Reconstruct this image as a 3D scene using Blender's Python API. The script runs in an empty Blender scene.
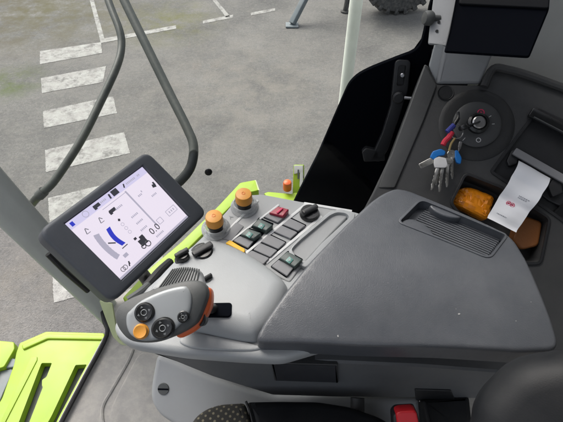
import bpy, bmesh, math, random
from mathutils import Vector as V, Matrix
random.seed(7)
scene = bpy.context.scene
C = scene.collection
rad = math.radians
# ------------------------------------------------------------------ camera
EYE = 3.6                      # eye height above the tarmac
F, PITCH = 433.0, rad(46.8)
cp, sp = math.cos(PITCH), math.sin(PITCH)
CAM = V((0, 0, EYE))
cd = bpy.data.cameras.new('camera'); cam = bpy.data.objects.new('camera', cd); C.objects.link(cam)
cam.location = CAM; cam.rotation_euler = (math.pi/2 - PITCH, 0, 0)
cd.sensor_fit = 'HORIZONTAL'; cd.angle_x = 2*math.atan(281.5/F); cd.clip_start = .02; cd.clip_end = 600
scene.camera = cam

def R(u, v):
    dx = (u-281.5)/F; dy = (211-v)/F
    return V((dx, cp+dy*sp, -sp+dy*cp))
def H(u, v, drop):             # sight line meets the level plane 'drop' metres under the eye
    r = R(u, v); return CAM + r*(-drop/r.z)
def Yp(u, v, y):               # meets the upright plane Y = y
    r = R(u, v); return CAM + r*(y/r.y)
def D(u, v, d): return CAM + R(u, v)*d
class Pl:                      # any tilted plane
    def __init__(s, p, n): s.p = p.copy(); s.n = n.normalized()
    def __call__(s, u, v, off=0):
        r = R(u, v); return CAM + r*((s.p + s.n*off - CAM).dot(s.n)/r.dot(s.n))
UP = V((0, 0, 1))

# ------------------------------------------------------------------ materials
def mat(name, col, rough=.5, bump=0, bscale=300, var=.12, vscale=6, metal=0, spec=.5, dust=0, dustcol=(.33, .31, .28), coat=0, speck=0):
    m = bpy.data.materials.new(name); m.use_nodes = True
    nt = m.node_tree; N = nt.nodes; L = nt.links; b = N['Principled BSDF']
    tc = N.new('ShaderNodeTexCoord')
    n1 = N.new('ShaderNodeTexNoise'); n1.inputs['Scale'].default_value = vscale; n1.inputs['Detail'].default_value = 7; n1.inputs['Roughness'].default_value = .62
    L.new(tc.outputs['Object'], n1.inputs['Vector'])
    mr = N.new('ShaderNodeMapRange'); mr.inputs[1].default_value = .3; mr.inputs[2].default_value = .7; mr.inputs[3].default_value = 1-var; mr.inputs[4].default_value = 1+var
    L.new(n1.outputs[0], mr.inputs[0])
    mx = N.new('ShaderNodeMix'); mx.data_type = 'RGBA'; mx.blend_type = 'MULTIPLY'; mx.inputs[0].default_value = 1
    mx.inputs[6].default_value = (*col, 1); L.new(mr.outputs[0], mx.inputs[7])
    out = mx.outputs[2]
    if dust:
        n2 = N.new('ShaderNodeTexNoise'); n2.inputs['Scale'].default_value = vscale*3.1; n2.inputs['Detail'].default_value = 9; n2.inputs['Roughness'].default_value = .7
        L.new(tc.outputs['Object'], n2.inputs['Vector'])
        m2 = N.new('ShaderNodeMapRange'); m2.inputs[1].default_value = .42; m2.inputs[2].default_value = .8; m2.inputs[4].default_value = dust
        L.new(n2.outputs[0], m2.inputs[0])
        d = N.new('ShaderNodeMix'); d.data_type = 'RGBA'; d.inputs[7].default_value = (*dustcol, 1)
        L.new(m2.outputs[0], d.inputs[0]); L.new(out, d.inputs[6]); out = d.outputs[2]
    if speck:
        vo = N.new('ShaderNodeTexVoronoi'); vo.inputs['Scale'].default_value = speck; L.new(tc.outputs['Object'], vo.inputs['Vector'])
        m3 = N.new('ShaderNodeMapRange'); m3.inputs[1].default_value = .05; m3.inputs[2].default_value = .09; m3.inputs[3].default_value = .6; m3.inputs[4].default_value = 0
        L.new(vo.outputs['Distance'], m3.inputs[0])
        d = N.new('ShaderNodeMix'); d.data_type = 'RGBA'; d.inputs[7].default_value = (.5, .48, .45, 1)
        L.new(m3.outputs[0], d.inputs[0]); L.new(out, d.inputs[6]); out = d.outputs[2]
    L.new(out, b.inputs['Base Color'])
    mr2 = N.new('ShaderNodeMapRange'); mr2.inputs[1].default_value = .3; mr2.inputs[2].default_value = .7; mr2.inputs[3].default_value = max(.02, rough-.07); mr2.inputs[4].default_value = min(1, rough+.09)
    L.new(n1.outputs[0], mr2.inputs[0]); L.new(mr2.outputs[0], b.inputs['Roughness'])
    b.inputs['Metallic'].default_value = metal; b.inputs['Specular IOR Level'].default_value = spec; b.inputs['Coat Weight'].default_value = coat
    if bump:
        nb = N.new('ShaderNodeTexNoise'); nb.inputs['Scale'].default_value = bscale; nb.inputs['Detail'].default_value = 3
        L.new(tc.outputs['Object'], nb.inputs['Vector'])
        bp = N.new('ShaderNodeBump'); bp.inputs['Strength'].default_value = bump; bp.inputs['Distance'].default_value = .002
        L.new(nb.outputs[0], bp.inputs['Height']); L.new(bp.outputs[0], b.inputs['Normal'])
    return m
def emis(name, col, s):
    m = mat(name, tuple(c*.05 for c in col), .25); b = m.node_tree.nodes['Principled BSDF']
    b.inputs['Emission Color'].default_value = (*col, 1); b.inputs['Emission Strength'].default_value = s
    return m

M = {}
M['console'] = mat('light grey moulded plastic', (.335, .35, .358), .44, .12, 700, .05, 5, dust=.12)
M['panel'] = mat('mid grey panel plastic', (.34, .35, .355), .5, .15, 800, .06, 6, dust=.15)
M['key'] = mat('grey key plastic', (.20, .203, .213), .5, .1, 900, .08, 9, dust=.12)
M['lid'] = mat('dark grey armrest plastic', (.071, .077, .088), .33, .2, 650, .16, 5, dust=.12, dustcol=(.26, .26, .26))
M['base'] = mat('shaded grey plastic', (.11, .115, .12), .55, .2, 900, .08, 5, dust=.1)  # grey darkened to carry the shade on the console's lower side
M['pedestal'] = mat('pedestal grey plastic', (.33, .34, .345), .5, .15, 700, .06, 4, dust=.18)
M['dash'] = mat('charcoal dash plastic', (.043, .0445, .046), .48, .3, 900, .18, 4, dust=.05)
M['black'] = mat('black plastic', (.016, .017, .019), .42, .15, 900, .15, 5, dust=.02)
M['flatblack'] = mat('matt black sheet', (.0022, .003, .0055), .8, .05, 900, .1, 5, spec=.04)
M['gloss'] = mat('glossy black plastic', (.014, .015, .016), .2, 0, 1, .1, 5, dust=.03)
M['rim'] = mat('dark grey rubbery plastic', (.075, .08, .08), .55, .2, 1200, .08, 9, dust=.08)
M['silver'] = mat('silver grey paint', (.30, .318, .328), .40, .06, 900, .05, 9, metal=.1, dust=.08)
M['bezel'] = mat('slate monitor plastic', (.070, .077, .090), .5, .2, 1100, .08, 5, dust=.06)
M['rim2'] = mat('chalky scuff', (.22, .22, .22), .7)
M['cheek'] = mat('charcoal cheek plastic', (.060, .062, .064), .5, .3, 900, .12, 4, dust=.04)
M['post'] = mat('olive grey frame paint', (.47, .485, .45), .5, .1, 300, .10, 4, dust=.2)
M['tube'] = mat('dark grey painted tube', (.05, .058, .054), .42, .1, 300, .12, 8, dust=.15)
M['lime'] = mat('lime green paint', (.285, .43, .012), .45, .05, 300, .06, 4, dust=.30, dustcol=(.19, .24, .08))
M['limedark'] = mat('lime green edge paint', (.42, .47, .25), .5, .05, 300, .08, 5, dust=.2)
M['orange'] = mat('amber orange plastic', (.66, .285, .035), .42, .08, 600, .10, 30, dust=.08)
M['packet'] = mat('orange packet film', (.90, .30, .012), .28, .1, 200, .12, 40)
M['tan'] = mat('tan cord', (.32, .24, .10), .8)
M['redorange'] = mat('red orange plastic', (.72, .13, .03), .4, .08, 600, .08, 20, dust=.05)
M['yellow'] = mat('yellow key plastic', (.85, .48, .01), .4, .05, 600, .06, 10)
M['red'] = mat('dark red switch plastic', (.30, .02, .045), .35, .05, 600, .08, 20)
M['pinkred'] = mat('crimson print', (.55, .03, .10), .5)
M['buckle'] = mat('red buckle plastic', (.55, .012, .02), .4, .05, 400, .08, 10)
M['green'] = mat('dark green grey switch plastic', (.045, .065, .06), .38, .05, 600, .08, 20, dust=.05)
M['teal'] = mat('teal switch lens', (.09, .24, .21), .35)
M['steel'] = mat('brushed steel', (.55, .55, .56), .32, .05, 500, .1, 30, metal=1)
M['keysteel'] = mat('nickel key metal', (.58, .57, .54), .3, .05, 500, .15, 60, metal=1)
M['blue'] = mat('bright blue plastic', (.01, .16, .50), .4)
M['redcord'] = mat('red cord', (.55, .02, .05), .7, .3, 1500)
M['navy'] = mat('navy cord', (.03, .04, .25), .7, .3, 1500)
M['whiteplastic'] = mat('white plastic', (.62, .62, .62), .4, .05, 500, .06, 20, dust=.2)
M['wall'] = mat('pale grey liner', (.74, .75, .72), .7, .2, 500, .05, 3, dust=.1)
M['pillar'] = mat('grey pillar plastic', (.26, .27, .28), .55, .25, 900, .06, 4, dust=.08)
M['floor'] = mat('grey rubber mat', (.27, .262, .25), .8, .3, 400, .16, 9, dust=.85, dustcol=(.42, .40, .36))
M['paper'] = mat('thermal paper', (.78, .80, .84), .75, .05, 200, .03, 12)
M['ink'] = mat('grey ink', (.28, .29, .33), .8)
M['leather'] = mat('black leather', (.008, .009, .0108), .52, .07, 600, .1, 6, spec=.22, dust=.02)
M['brown'] = mat('brown pouch', (.30, .11, .03), .45, .3, 300)
M['whitepost'] = mat('white painted post', (.72, .76, .69), .5, .1, 200, .06, 4, dust=.25)
M['tyre'] = mat('dusty tyre rubber', (.055, .055, .055), .85, .5, 60, .3, 6, dust=.5)
M['legsteel'] = mat('grey blue painted steel', (.17, .20, .215), .55, .2, 60, .15, 4, dust=.3)
M['legsteel2'] = mat('grey galvanised sheet', (.15, .155, .16), .6, .1, 200, .12, 5, dust=.3)
M['divider'] = mat('pale divider plastic', (.62, .63, .63), .4, .05, 500, .05, 12, dust=.1)
M['boxtop'] = mat('satin black cover', (.007, .008, .010), .6, .05, 900, .1, 5, spec=.15)
M['cheek2'] = mat('charcoal pillar cheek', (.055, .057, .058), .5, .3, 900, .12, 4, dust=.05)
M['ringmat'] = mat('charcoal ring plastic', (.021, .022, .023), .5, .25, 900, .12, 4, dust=.04)
M['pocketmat'] = mat('dark pocket plastic', (.030, .032, .037), .5, .2, 900, .12, 5, dust=.03)
M['seal'] = mat('black rubber seal', (.012, .012, .013), .6, .1, 400)

# worn road paint over tarmac
def asphalt(name, paint=False):
    m = bpy.data.materials.new(name); m.use_nodes = True
    nt = m.node_tree; N = nt.nodes; L = nt.links; b = N['Principled BSDF']
    tc = N.new('ShaderNodeNewGeometry'); P = tc.outputs['Position']
    def noise(s, d=6, r=.6):
        n = N.new('ShaderNodeTexNoise'); n.inputs['Scale'].default_value = s; n.inputs['Detail'].default_value = d; n.inputs['Roughness'].default_value = r
        L.new(P, n.inputs['Vector']); return n.outputs[0]
    def rng(x, a, bb, lo, hi):
        r = N.new('ShaderNodeMapRange'); r.inputs[1].default_value = a; r.inputs[2].default_value = bb; r.inputs[3].default_value = lo; r.inputs[4].default_value = hi
        L.new(x, r.inputs[0]); return r.outputs[0]
    def mix(f, a, c, bt='MIX'):
        x = N.new('ShaderNodeMix'); x.data_type = 'RGBA'; x.blend_type = bt
        if hasattr(f, 'default_value') and not isinstance(f, float): L.new(f, x.inputs[0])
        else: x.inputs[0].default_value = f
        for i, q in ((6, a), (7, c)):
            if isinstance(q, tuple): x.inputs[i].default_value = (*q, 1)
            else: L.new(q, x.inputs[i])
        return x.outputs[2]
    stone = N.new('ShaderNodeTexVoronoi'); stone.inputs['Scale'].default_value = 85; L.new(P, stone.inputs['Vector'])
    sc = N.new('ShaderNodeSeparateColor'); L.new(stone.outputs['Color'], sc.inputs[0])
    base = mix(rng(noise(.9, 5), .32, .68, 0, 1), (.110, .1085, .106), (.183, .178, .169))
    base = mix(1.0, base, rng(sc.outputs[0], 0, 1, .84, 1.16), 'MULTIPLY')
    base = mix(rng(noise(16, 6), .50, .78, 0, .45), base, (.27, .25, .225)); base = mix(rng(noise(2.1, 8, .7), .50, .66, 0, .40), base, (.205, .195, .178))
    base = mix(rng(noise(11, 8, .75), .56, .70, 0, .55), base, (.085, .083, .08))
    # moss, soil and paler patches on the side where the photograph has them
    if not paint:
        def blob(c, r):
            vm = N.new('ShaderNodeVectorMath'); vm.operation = 'DISTANCE'; L.new(P, vm.inputs[0]); vm.inputs[1].default_value = c
            return rng(vm.outputs['Value'], r*.15, r, 1, 0)
        for c, r, col, amt in BLOBS:
            mk = N.new('ShaderNodeMath'); mk.operation = 'MULTIPLY'; L.new(blob(c, r), mk.inputs[0]); L.new(rng(noise(2.6, 9, .72), .40, .62, 0, amt), mk.inputs[1])
            base = mix(mk.outputs[0], base, col)
    else:
        pc = mix(rng(noise(7, 8, .7), .35, .7, 0, 1), (.42, .42, .40), (.29, .28, .265))
        base = mix(rng(noise(9, 10, .74), .40, .56, 1, .0), base, pc) if False else mix(rng(noise(6, 11, .76),   .37, .52, .12, 1), base, pc)
    L.new(base, b.inputs['Base Color']); b.inputs['Roughness'].default_value = .85; b.inputs['Specular IOR Level'].default_value = .3
    bp = N.new('ShaderNodeBump'); bp.inputs['Strength'].default_value = .5; bp.inputs['Distance'].default_value = .01
    L.new(stone.outputs['Distance'], bp.inputs['Height']); L.new(bp.outputs[0], b.inputs['Normal'])
    return m
def G(u, v, dz=0): return H(u, v, EYE-dz)
BLOBS = [(tuple(G(165, 22)), 1.3, (.13, .13, .04), .8), (tuple(G(10, 82)), .7, (.09, .12, .035), .95), (tuple(G(5, 10)), 3.2, (.10, .085, .06), .95),
         (tuple(G(60, 8)), 2.0, (.11, .105, .055), .8), (tuple(G(10, 290)), .6, (.23, .20, .15), .3), (tuple(G(250, 90)), 2.4, (.27, .245, .21), .4)]
M['asphalt'] = asphalt('tarmac'); M['roadpaint'] = asphalt('worn white road paint', True)

def glass_mat():
    m = bpy.data.materials.new('clear window glass'); m.use_nodes = True
    nt = m.node_tree; N = nt.nodes; L = nt.links; N.clear()
    o = N.new('ShaderNodeOutputMaterial'); mx = N.new('ShaderNodeMixShader'); t = N.new('ShaderNodeBsdfTransparent'); g = N.new('ShaderNodeBsdfGlossy')
    fr = N.new('ShaderNodeFresnel'); fr.inputs[0].default_value = 1.2
    t.inputs[0].default_value = (.97, .985, .975, 1); g.inputs['Roughness'].default_value = .02
    L.new(fr.outputs[0], mx.inputs[0]); L.new(t.outputs[0], mx.inputs[1]); L.new(g.outputs[0], mx.inputs[2]); L.new(mx.outputs[0], o.inputs[0])
    return m
M['glass'] = glass_mat()
def clear_mat():
    m = bpy.data.materials.new('clear collar plastic'); m.use_nodes = True
    b = m.node_tree.nodes['Principled BSDF']; b.inputs['Base Color'].default_value = (.8, .82, .82, 1); b.inputs['Roughness'].default_value = .12
    b.inputs['Transmission Weight'].default_value = .75; b.inputs['IOR'].default_value = 1.2
    return m
M['clear'] = clear_mat()
def fabric():
    m = mat('dotted seat cloth', (.055, .052, .045), .9, .5, 900, .15, 20)
    nt = m.node_tree; N = nt.nodes; L = nt.links; b = N['Principled BSDF']
    tc = N.new('ShaderNodeTexCoord'); mp = N.new('ShaderNodeMapping'); mp.inputs['Rotation'].default_value = (0, 0, .5); mp.inputs['Scale'].default_value = (105, 105, 0)
    L.new(tc.outputs['Object'], mp.inputs[0])
    v = N.new('ShaderNodeTexVoronoi'); v.inputs['Randomness'].default_value = .12; v.inputs['Scale'].default_value = 1; L.new(mp.outputs[0], v.inputs['Vector'])
    r = N.new('ShaderNodeMapRange'); r.inputs[1].default_value = .16; r.inputs[2].default_value = .28; r.inputs[3].default_value = 1; r.inputs[4].default_value = 0; L.new(v.outputs['Distance'], r.inputs[0])
    x = N.new('ShaderNodeMix'); x.data_type = 'RGBA'; src = b.inputs['Base Color'].links[0].from_socket
    L.new(r.outputs[0], x.inputs[0]); L.new(src, x.inputs[6]); x.inputs[7].default_value = (.27, .24, .16, 1); L.new(x.outputs[2], b.inputs['Base Color'])
    return m
M['cloth'] = fabric()

# ------------------------------------------------------------------ objects
ORG = {}
def thing(name, label, cat, loc, group=None):
    o = bpy.data.objects.new(name, None); C.objects.link(o); o.location = loc; o.empty_display_size = .02
    o['label'] = label; o['category'] = cat
    if group: o['group'] = group
    ORG[o] = V(loc); return o
def finish(bm, ang=32):
    bmesh.ops.remove_doubles(bm, verts=bm.verts, dist=1e-6)
    bmesh.ops.recalc_face_normals(bm, faces=bm.faces)
    bm.normal_update()
    for f in bm.faces: f.smooth = True
    for e in bm.edges:
        e.smooth = not (len(e.link_faces) != 2 or e.calc_face_angle(0) > rad(ang))
def obj(name, bm, m, parent=None, label=None, ang=32):
    finish(bm, ang)
    if parent is not None: org = ORG[parent]; base = V((0, 0, 0))
    else:
        xs = [v.co for v in bm.verts]
        org = V(((min(c.x for c in xs)+max(c.x for c in xs))/2, (min(c.y for c in xs)+max(c.y for c in xs))/2, min(c.z for c in xs)))
    for v in bm.verts: v.co -= org
    me = bpy.data.meshes.new(name); bm.to_mesh(me); bm.free()
    me.materials.append(m)
    o = bpy.data.objects.new(name, me); C.objects.link(o)
    if parent is not None: o.parent = parent
    else: o.location = org
    ORG[o] = org
    if label: o['label'] = label
    return o
def tag(o, label, cat, group=None):
    o['label'] = label; o['category'] = cat
    if group: o['group'] = group
    return o
def struct(o): o['kind'] = 'structure'; return o
BM = bmesh.new

# ------------------------------------------------------------------ shape tools
def nrm(P):
    n = V((0, 0, 0))
    for i in range(len(P)): n += P[i].cross(P[(i+1) % len(P)])
    return n.normalized()
def rnd(P, r, k=5):            # round every corner of a closed outline (r: number or list)
    out = []; n = len(P)
    for i in range(n):
        ri = r[i] if isinstance(r, (list, tuple)) else r
        a, b, c = P[i-1], P[i], P[(i+1) % n]
        if ri <= 0: out.append(b.copy()); continue
        u, w = a-b, c-b
        t = min(ri, u.length*.48, w.length*.48); p, q = b+u.normalized()*t, b+w.normalized()*t
        for j in range(k+1):
            s = j/k; out.append(p*(1-s)**2 + b*2*s*(1-s) + q*s*s)
    return out
def spline(P, k=6, closed=True):
    out = []; n = len(P)
    for i in range(n if closed else n-1):
        if closed: p0, p1, p2, p3 = P[i-1], P[i], P[(i+1) % n], P[(i+2) % n]
        else: p0, p1, p2, p3 = P[max(i-1, 0)], P[i], P[i+1], P[min(i+2, n-1)]
        for j in range(k):
            t = j/k
            out.append(.5*((2*p1)+(p2-p0)*t+(2*p0-5*p1+4*p2-p3)*t*t+(3*p1-p0-3*p2+p3)*t**3))
    if not closed: out.append(P[-1].copy())
    return out
def inset(P, d, n):            # move a closed outline inwards by d in its plane
    out = []; k = len(P)
    for i in range(k):
        e1 = (P[i]-P[i-1]); e2 = (P[(i+1) % k]-P[i])
        if e1.length < 1e-9 or e2.length < 1e-9: out.append(P[i].copy()); continue
        a, b = n.cross(e1).normalized(), n.cross(e2).normalized()
        m = (a+b)
        if m.length < 1e-6: out.append(P[i].copy()); continue
        m.normalize(); out.append(P[i]+m*(d/max(.45, m.dot(a))))
    return out
def loft(bm, loops, cap0=True, cap1=True, closed=True):
    vs = [[bm.verts.new(p) for p in l] for l in loops]
    for a, b in zip(vs, vs[1:]):
        n = len(a)
        for i in range(n if closed else n-1):
            j = (i+1) % n
            try: bm.faces.new((a[i], a[j], b[j], b[i]))
            except ValueError: pass
    for flag, l in ((cap0, vs[0]), (cap1, vs[-1])):
        if flag:
            f = bm.faces.new(l)
            if len(l) > 4: bmesh.ops.triangulate(bm, faces=[f])
    return vs
def orient(P, n):
    return P if nrm(P).dot(n) > 0 else P[::-1]
def slab(bm, P, n, h, rt=0, rb=0, seg=4, draft=0):
    """solid with outline P as its top; n = outward normal; h = thickness; rt/rb = rounding of top and bottom edge"""
    n = n.normalized(); P = orient(P, n); loops = []
    if rt:
        for j in range(seg+1):
            a = math.pi/2*j/seg; loops.append([p-n*rt*(1-math.cos(a)) for p in inset(P, rt*(1-math.sin(a)), n)])
    else: loops.append(P)
    if rb:
        for j in range(seg+1):
            a = math.pi/2*j/seg; loops.append([p-n*(h-rb+rb*math.sin(a)) for p in inset(P, rb*(1-math.cos(a))-draft, n)])
    else: loops.append([p-n*h for p in inset(P, -draft, n)])
    loft(bm, loops)
def dome(bm, P, n, prof):      # prof: list of (inset, height)
    n = n.normalized(); P = orient(P, n)
    loft(bm, [[p+n*h for p in inset(P, d, n)] for d, h in prof])
def frame(ax):
    ax = ax.normalized(); t = V((0, 0, 1)) if abs(ax.z) < .9 else V((1, 0, 0))
    x = t.cross(ax).normalized(); return x, ax.cross(x), ax
def lathe(bm, c, ax, prof, seg=28, sx=1, xdir=None):
    x, y, z = frame(ax)
    if xdir is not None: x = (xdir-z*xdir.dot(z)).normalized(); y = z.cross(x)
    loops = [[c+z*h+(x*math.cos(2*math.pi*i/seg)*sx+y*math.sin(2*math.pi*i/seg))*max(r, 1e-5) for i in range(seg)] for r, h in prof]
    loft(bm, loops)
def tube(bm, path, r, seg=12, cap=True):
    n = len(path); loops = []; x = None
    for i in range(n):
        t = (path[min(i+1, n-1)]-path[max(i-1, 0)]).normalized()
        if x is None: x = frame(t)[0]
        x = (x-t*x.dot(t)).normalized(); y = t.cross(x)
        rr = r[i] if isinstance(r, (list, tuple)) else r
        loops.append([path[i]+(x*math.cos(2*math.pi*k/seg)+y*math.sin(2*math.pi*k/seg))*rr for k in range(seg)])
    loft(bm, loops, cap, cap)
def torus(bm, c, ax, Rr, r, seg=28, s2=8, sx=1):
    x, y, z = frame(ax)
    P = [c+x*math.cos(2*math.pi*i/seg)*Rr*sx+y*math.sin(2*math.pi*i/seg)*Rr for i in range(seg)]
    loops = []
    for i in range(seg):
        t = (P[(i+1) % seg]-P[i-1]).normalized(); q = z; w = t.cross(q)
        loops.append([P[i]+(q*math.cos(2*math.pi*k/s2)+w*math.sin(2*math.pi*k/s2))*r for k in range(s2)])
    loops.append(loops[0]); loft(bm, loops, False, False)
def box(bm, c, x, y, z, sx, sy, sz, b=.001):
    P = [c+x*sx/2*i+y*sy/2*j+z*sz/2 for i, j in ((-1, -1), (1, -1), (1, 1), (-1, 1))]
    slab(bm, rnd(P, min(b*2, sx*.3, sy*.3), 3) if b else P, z, sz, b, b, 2)
def holed(bm, P, holes, n, h, depths, rt=0):
    """sheet with outline P (thickness h) and holes; each hole sinks to its own depth with a floor (0 = right through)"""
    n = n.normalized(); P = orient(P, n)
    top = inset(P, rt, n) if rt else P
    b2 = BM(); edges = []
    hs = [orient(q, n) for q in holes]
    for l in [top]+hs:
        vs = [b2.verts.new(p) for p in l]
        edges += [b2.edges.new((vs[i], vs[(i+1) % len(vs)])) for i in range(len(vs))]
    bmesh.ops.triangle_fill(b2, edges=edges, use_beauty=True, normal=n)
    mp = {}
    for v in b2.verts: mp[v] = bm.verts.new(v.co)
    for f in b2.faces: bm.faces.new([mp[v] for v in f.verts])
    thru = [q for q, d in zip(hs, depths) if not d]
    if rt:
        L = [[p-n*rt*(1-math.cos(math.pi/2*j/4)) for p in inset(P, rt*(1-math.sin(math.pi/2*j/4)), n)] for j in range(5)]
        L.append([p-n*h for p in P]); loft(bm, L, False, not thru)
    else: loft(bm, [P, [p-n*h for p in P]], False, not thru)
    if thru:
        b3 = BM(); edges = []
        for l in [P]+thru:
            vs = [b3.verts.new(p-n*h) for p in l]; edges += [b3.edges.new((vs[i], vs[(i+1) % len(vs)])) for i in range(len(vs))]
        bmesh.ops.triangle_fill(b3, edges=edges, use_beauty=True, normal=-n)
        mp = {v: bm.verts.new(v.co) for v in b3.verts}
        for f in b3.faces: bm.faces.new([mp[v] for v in f.verts])
        b3.free()
    b2.free()
    for q, d in zip(hs, depths):
        loft(bm, [q, [p-n*(d or h) for p in (inset(q, min(.002, d*.2), n) if d else q)]], False, bool(d))
def text(bm, s, o, x, y, size, n, th=.0004, center=True):
    cu = bpy.data.curves.new('t', 'FONT'); cu.body = s; cu.size = size; cu.extrude = th
    if center: cu.align_x = 'CENTER'; cu.align_y = 'CENTER'
    ob = bpy.data.objects.new('t', cu); C.objects.link(ob)
    dg = bpy.context.evaluated_depsgraph_get(); me = ob.evaluated_get(dg).to_mesh()
    mp = [bm.verts.new(o+x*v.co.x+y*v.co.y+n*v.co.z) for v in me.vertices]
    for p in me.polygons:
        try: bm.faces.new([mp[i] for i in p.vertices])
        except ValueError: pass
    bpy.data.objects.remove(ob); bpy.data.curves.remove(cu)
def pts(fn, *uv): return [fn(u, v) for u, v in uv]
def HH(d): return lambda u, v: H(u, v, d)
def YY(y): return lambda u, v: Yp(u, v, y)

# ================================================================== SETTING: tarmac, markings, cab floor
bm = BM(); S = 160
loft(bm, [[V((-S, -40, 0)), V((S, -40, 0)), V((S, 260, 0)), V((-S, 260, 0))]], True, False); struct(obj('ground', bm, M['asphalt']))
for q in ([(40, 51), (101, 42), (102, 53), (40, 64)], [(41, 78), (106, 66), (103, 82), (42, 93)], [(43, 111), (113, 96), (117, 113), (44, 128)],
          [(45, 150), (124, 132), (130, 153), (46, 172)], [(48, 198), (140, 176), (146, 202), (50, 225)], [(52, 268), (160, 240), (165, 270), (54, 303)],
          [(86, -14), (90, -14), (104.5, 39), (100, 39.5)], [(100, 39), (176, 25), (176, 28.5), (100.5, 43)], [(203, 20.5), (233, 14.5), (233, 17.5), (203, 23.5)],
          [(211, -2), (215, -2), (230, 16), (226, 17)], [(251, 12.5), (275, 8), (275, 10.5), (251, 15.5)]):
    bm = BM(); P = [G(u, v, .004) for u, v in q]; out = []
    for i in range(4):                      # ragged, worn outline
        a, b = P[i], P[(i+1) % 4]; k = max(3, int((b-a).length/.012)); nn = UP.cross(b-a).normalized()
        for j in range(k): out.append(a.lerp(b, j/k)+nn*random.uniform(-.003, .005))
    vs = [bm.verts.new(p) for p in out]; bmesh.ops.triangulate(bm, faces=[bm.faces.new(vs)])
    struct(obj('road_marking', bm, M['roadpaint']))

FD = 1.25                                   # cab floor under the eye
fl = [(101, 308), (106, 336), (62, 423), (30, 500), (60, 640), (760, 640), (760, 260), (330, 250), (150, 275)]
bm = BM(); slab(bm, rnd(pts(HH(FD), *fl), .02, 3), UP, .06, .004)
for path in ([(133, 350), (128, 362), (112, 390), (104, 404), (102, 416), (106, 440)],):
    tube(bm, spline([H(u, v, FD+.001) for u, v in path], 5, False), .006, 8)
# raised plateau of the moulded mat
P = rnd(pts(HH(FD-.008), (139, 352), (210, 352), (300, 450), (150, 470), (112, 440), (109, 412), (118, 392)), .02, 4)
slab(bm, P, UP, .012, .006, 0, 3, .006)
struct(obj('floor', bm, M['floor']))

# ================================================================== CAB SHELL
# leaning corner post at the front of the cab
bm = BM(); a, b = V((-.56, .735, EYE-1.32)), V((-.75, .80, EYE-.74)); e = b+(b-a)*.55
def postloop(c, w):
    ax = (e-a).normalized(); side = ax.cross(c-CAM).normalized(); dp = side.cross(ax).normalized()
    if dp.dot(CAM-c) < 0: dp = -dp
    P = [c+side*w*i/2+dp*.025*j for i, j in ((-1, -1), (1, -1), (1, .6), (.5, 1), (-.5, 1), (-1, .6))]
    return rnd(P, .008, 3)
loft(bm, [postloop(a, .075), postloop(a.lerp(e, .5), .095), postloop(e, .12)])
post = tag(obj('cab_post', bm, M['post']), 'olive grey leaning cab corner post behind the touchscreen monitor', 'post')
bm = BM(); ax = (e-a).normalized(); s_ = ax.cross(D(70, 270, 1)-CAM).normalized()
tube(bm, spline([D(48, 254, 1.02), D(66, 272, 1.06), D(88, 291, 1.12)], 4, False), .007, 8)
obj('rubber_seal', bm, M['seal'], post)
# lower seal along the windscreen edge of the floor
bm = BM(); P = [H(u, v, FD-.01) for u, v in ((101, 304), (104, 320), (106.5, 336), (84, 379), (61, 423), (40, 466))]
tube(bm, spline(P, 5, False), .007, 8)
sl = tag(obj('door_seal', bm, M['seal']), 'black rubber seal along the front edge of the grey cab floor', 'seal')
bm = BM(); P = [H(u-2.2, v, FD-.012) for u, v in ((106, 338), (84, 379), (61, 423), (40, 466))]
tube(bm, P, .0028, 8); obj('seal_highlight', bm, M['whiteplastic'], sl)  # white tube stands in for the highlight along the seal edge
# pale lime corner bracket at the foot of the post
bm = BM(); P = pts(lambda u, v: D(u, v, 1.13), (99, 300), (113, 303), (116, 322), (119, 338), (129, 346), (121, 345), (113, 337), (107, 322))
slab(bm, rnd(P, .006, 3), (CAM-D(112, 320, 1)), .03, .003)
tag(obj('corner_bracket', bm, M['limedark']), 'pale lime corner bracket at the foot of the cab post beside the joystick', 'bracket')

# side window with its round fastener
A_, B_ = V((-.60, .765, EYE-1.22)), V((.85, 1.06, EYE-1.16))
gd = (B_-A_).normalized(); upv = (b-a).normalized(); wn = gd.cross(upv).normalized(); wup = wn.cross(gd).normalized()*-1
if wup.z < 0: wup = -wup
if wn.dot(CAM-A_) < 0: wn = -wn
WIN = Pl(A_, wn)
bm = BM(); P = [A_, B_, B_+upv*1.6, A_+upv*1.6]
slab(bm, P, wn, .005)
win = tag(obj('side_window', bm, M['glass']), 'clear cab side window with one black round fastener, in front of the tarmac', 'window')
bm = BM(); c = WIN(208.4, 171.4); lathe(bm, c+wn*.002, wn, [(.004, 0), (.0105, .0), (.0105, .003), (.007, .006), (0, .0065)], 20); obj('fastener', bm, M['gloss'], win)

# handrails outside the glass
def rail(path, r, name, label, foot=None):
    bm = BM(); tube(bm, spline(path, 7, False), r, 14); o = tag(obj(name, bm, M['tube']), label, 'handrail', 'bent grey handrails outside the window')
    if foot:
        bm = BM(); lathe(bm, foot[0], foot[1], [(.0, -.004), (.014, -.004), (.014, .004), (.0125, .008), (.0, .008)], 16); obj('foot_plate', bm, M['tube'], o)
    return o
p1 = [D(u, v, d) for u, v, d in ((98, -30, 1.36), (110, 5, 1.33), (119.5, 30, 1.31), (121.5, 46, 1.30), (117, 66, 1.28), (100, 103, 1.25), (80, 142, 1.22), (55, 180, 1.20), (42, 193, 1.20), (36, 199, 1.215), (32, 204, 1.24))]
r1 = rail(p1, .0112, 'handrail', 'thinner bent grey handrail, its lower end fixed to the corner post')
bm = BM(); tube(bm, [D(44, 191, 1.2), D(39, 196, 1.205)], .0145, 14); obj('clamp', bm, M['rim'], r1)
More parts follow.
